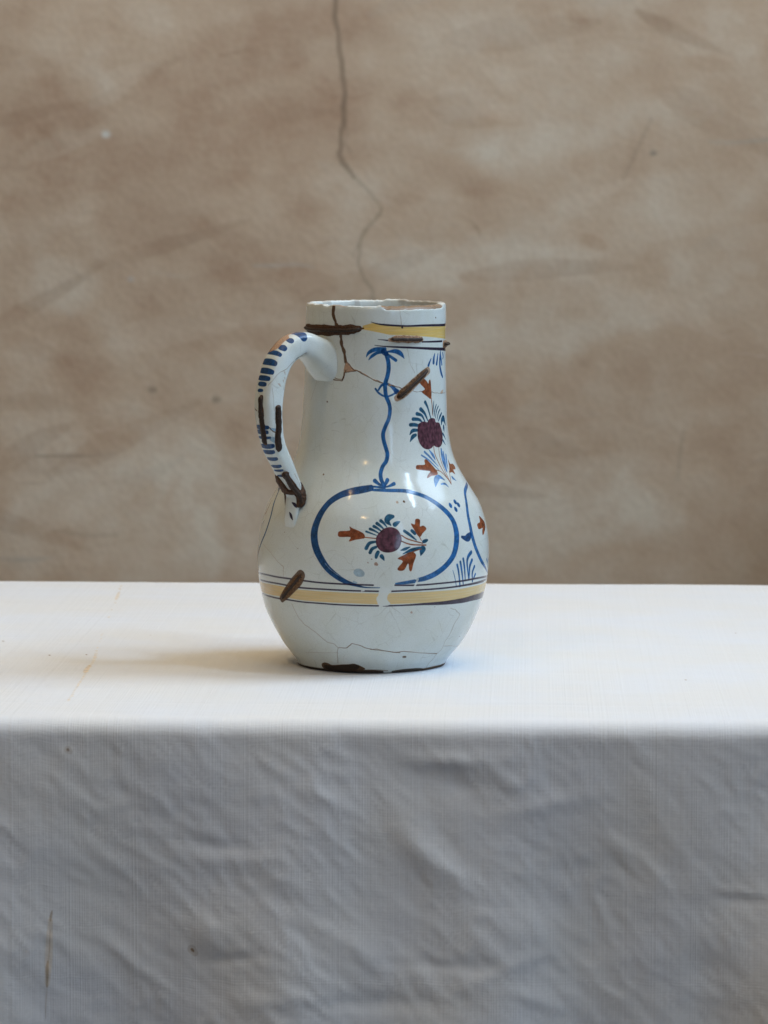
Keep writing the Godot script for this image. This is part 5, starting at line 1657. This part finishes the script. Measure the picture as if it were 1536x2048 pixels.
	stroke(CLAY, 0.60, [1.46, 1.03], [13.14, 104.87, 13.47, 104.63])
	stroke(BLACK, 0.80, [1.18, 0.83], [21.56, 207.80, 22.05, 207.57])
	crack(FILLER, 0.85, 0.55, [-62.89, 179.50, -50.66, 178.77, -40.11, 177.93, -34.88, 176.28, -27.35, 175.87, -25.31, 179.20, -24.11, 182.21])
	# chipped foot
	filled(FILLER, 0.95, [-40.06, 4.16, -36.47, 5.63, -33.03, 5.41, -30.16, 4.43, -22.25, 5.32, -16.70, 5.65, -12.82, 6.14, -8.61, 4.83, -4.88, 2.68, -8.97, 1.54, -13.87, 0.47, -22.95, 0.52, -31.81, 0.55, -39.59, 1.53])
	filled(NAVYBROWN, 0.80, [-37.83, 3.87, -30.48, 3.85, -22.43, 4.89, -12.92, 5.71, -9.10, 4.11, -13.75, 1.16, -22.78, 1.07, -31.57, 1.11, -37.86, 1.99])
	stroke(FILLER, 0.90, [1.01, 2.53, 2.03], [-77.18, 11.18, -79.14, 8.73, -75.60, 7.90])
	# foot ring without glaze
	stroke(NAVYBROWN, 0.9, [1.0, 1.6, 2.0, 2.0, 2.6, 1.6], [-100, 0.4, -60, 0.5, -30, 0.6, -15, 0.7, 0, 0.8, 8, 0.6], 2)
	stroke(NAVYBROWN, 0.85, [1.2, 2.6, 2.8, 1.6], [16, 0.6, 24, 0.6, 36, 0.6, 43, 0.4], 2)
	stroke(FILLER, 0.9, [1.6, 2.0, 1.6, 1.2, 1.4], [43, 0.4, 56, 0.5, 80, 0.4, 130, 0.4, 190, 0.4], 2)
	stroke(FILLER, 0.9, [1.0, 1.2], [-180, 0.4, -100, 0.4], 2)
	stroke(FILLER, 0.5, [0.6, 0.8, 0.5], [-22, 1.5, 0, 1.9, 12, 1.5], 2)
	# rust stains round the staples
	stroke(FILLER, 0.90, [3.09, 2.52, 2.93, 2.62, 2.18, 1.02], [-70.48, 207.39, -61.82, 205.92, -45.39, 206.06, -30.80, 206.25, -18.29, 206.73, -10.03, 207.36])
	stroke(CLAY, 0.85, [2.19, 3.35, 3.21, 2.19], [11.37, 200.49, 19.19, 200.55, 31.78, 200.41, 40.64, 199.99])
	stroke(CLAY, 0.80, [3.84, 5.61, 5.23, 4.70], [17.71, 165.59, 23.59, 168.78, 36.65, 176.53, 47.22, 181.30])
	stroke(FILLER, 0.85, [6.42, 7.74, 6.04, 4.11], [-37.53, 60.72, -40.57, 56.50, -48.50, 48.64, -53.47, 44.36])
	# the decoration carried on round to the back
	stroke(BLACK, 0.85, [0.9, 0.9, 0.9], [80.9, 54.74, 130, 55.04, 180, 54.74])
	stroke(BLACK, 0.85, [0.9, 0.8], [-180, 54.74, -130, 56.81, -85.3, 56.81])
	stroke(BLACK, 0.85, [0.9, 0.9, 0.9], [75.7, 52.92, 130, 53.22, 180, 52.92])
	stroke(BLACK, 0.85, [0.9, 0.8], [-180, 52.92, -130, 52.86, -80.4, 52.86])
	stroke(BLACK, 0.85, [1.6, 0.9, 1.6], [82.8, 43.22, 130, 43.52, 180, 43.22])
	stroke(BLACK, 0.85, [0.9, 0.8], [-180, 43.22, -130, 44.45, -73.6, 44.45])
	filled(OCHRE, 0.85, [76.8, 51.35, 180, 51.35, 180, 44.11, 83.5, 44.11])
	filled(OCHRE, 0.85, [-180, 51.35, -84.5, 51.55, -83.5, 44.90, -180, 44.11])
	filled(YELLOW, 0.88, [84.5, 207.0, 180, 207.2, 180, 199.0, 86.5, 198.8])
	filled(YELLOW, 0.88, [-180, 207.2, -100, 207.6, -92, 205, -180, 199.0])
	stroke(BLACK, 0.9, [0.9, 0.9], [86, 207.7, 130, 207.6, 180, 207.8])
	stroke(BLACK, 0.9, [1.4, 1.2], [86, 194.2, 130, 194.0, 180, 194.2])
	stroke(BLUE, 0.85, [0.6, 2.0, 2.4, 2.2, 2.0, 1.2], [81.2, 66.0, 112, 49, 132, 60, 138, 84, 124, 106, 98, 113])
	stroke(NAVY, 0.8, [2.0, 2.4, 2.2, 2.4, 2.4, 2.2, 2.0], [-83.5, 65.9, -97, 58, -118, 57, -138, 70, -143, 88, -128, 106, -104, 112, -86, 110, -77.2, 108.1])
	filled(PLUM, 0.95, [-112, 90, -105, 92, -101, 85, -105, 77, -112, 78, -115, 84])
	filled(RUST, 0.93, [-100, 86, -94, 92, -91, 90, -87, 92, -89, 85, -86, 79, -92, 80])
	stroke(TEAL, 0.9, [0.6, 2.0, 1.4], [-112.0, 92.0, -113.5, 95.5, -115.0, 96.0])
	stroke(TEAL, 0.9, [0.6, 2.0, 1.4], [-110.4, 92.0, -111.5, 96.0, -112.4, 97.0])
	stroke(TEAL, 0.9, [0.6, 2.0, 1.4], [-108.8, 92.0, -109.5, 96.5, -109.8, 98.0])
	stroke(TEAL, 0.9, [0.6, 2.0, 1.4], [-107.2, 92.0, -107.5, 97.0, -107.2, 99.0])
	stroke(TEAL, 0.9, [0.6, 2.0, 1.4], [-105.6, 92.0, -105.5, 96.5, -104.6, 98.0])
	stroke(TEAL, 0.9, [0.6, 2.0, 1.4], [-104.0, 92.0, -103.5, 96.0, -102.0, 97.0])
	stroke(TEAL, 0.9, [0.6, 2.0, 1.4], [-102.4, 92.0, -101.5, 95.5, -99.4, 96.0])
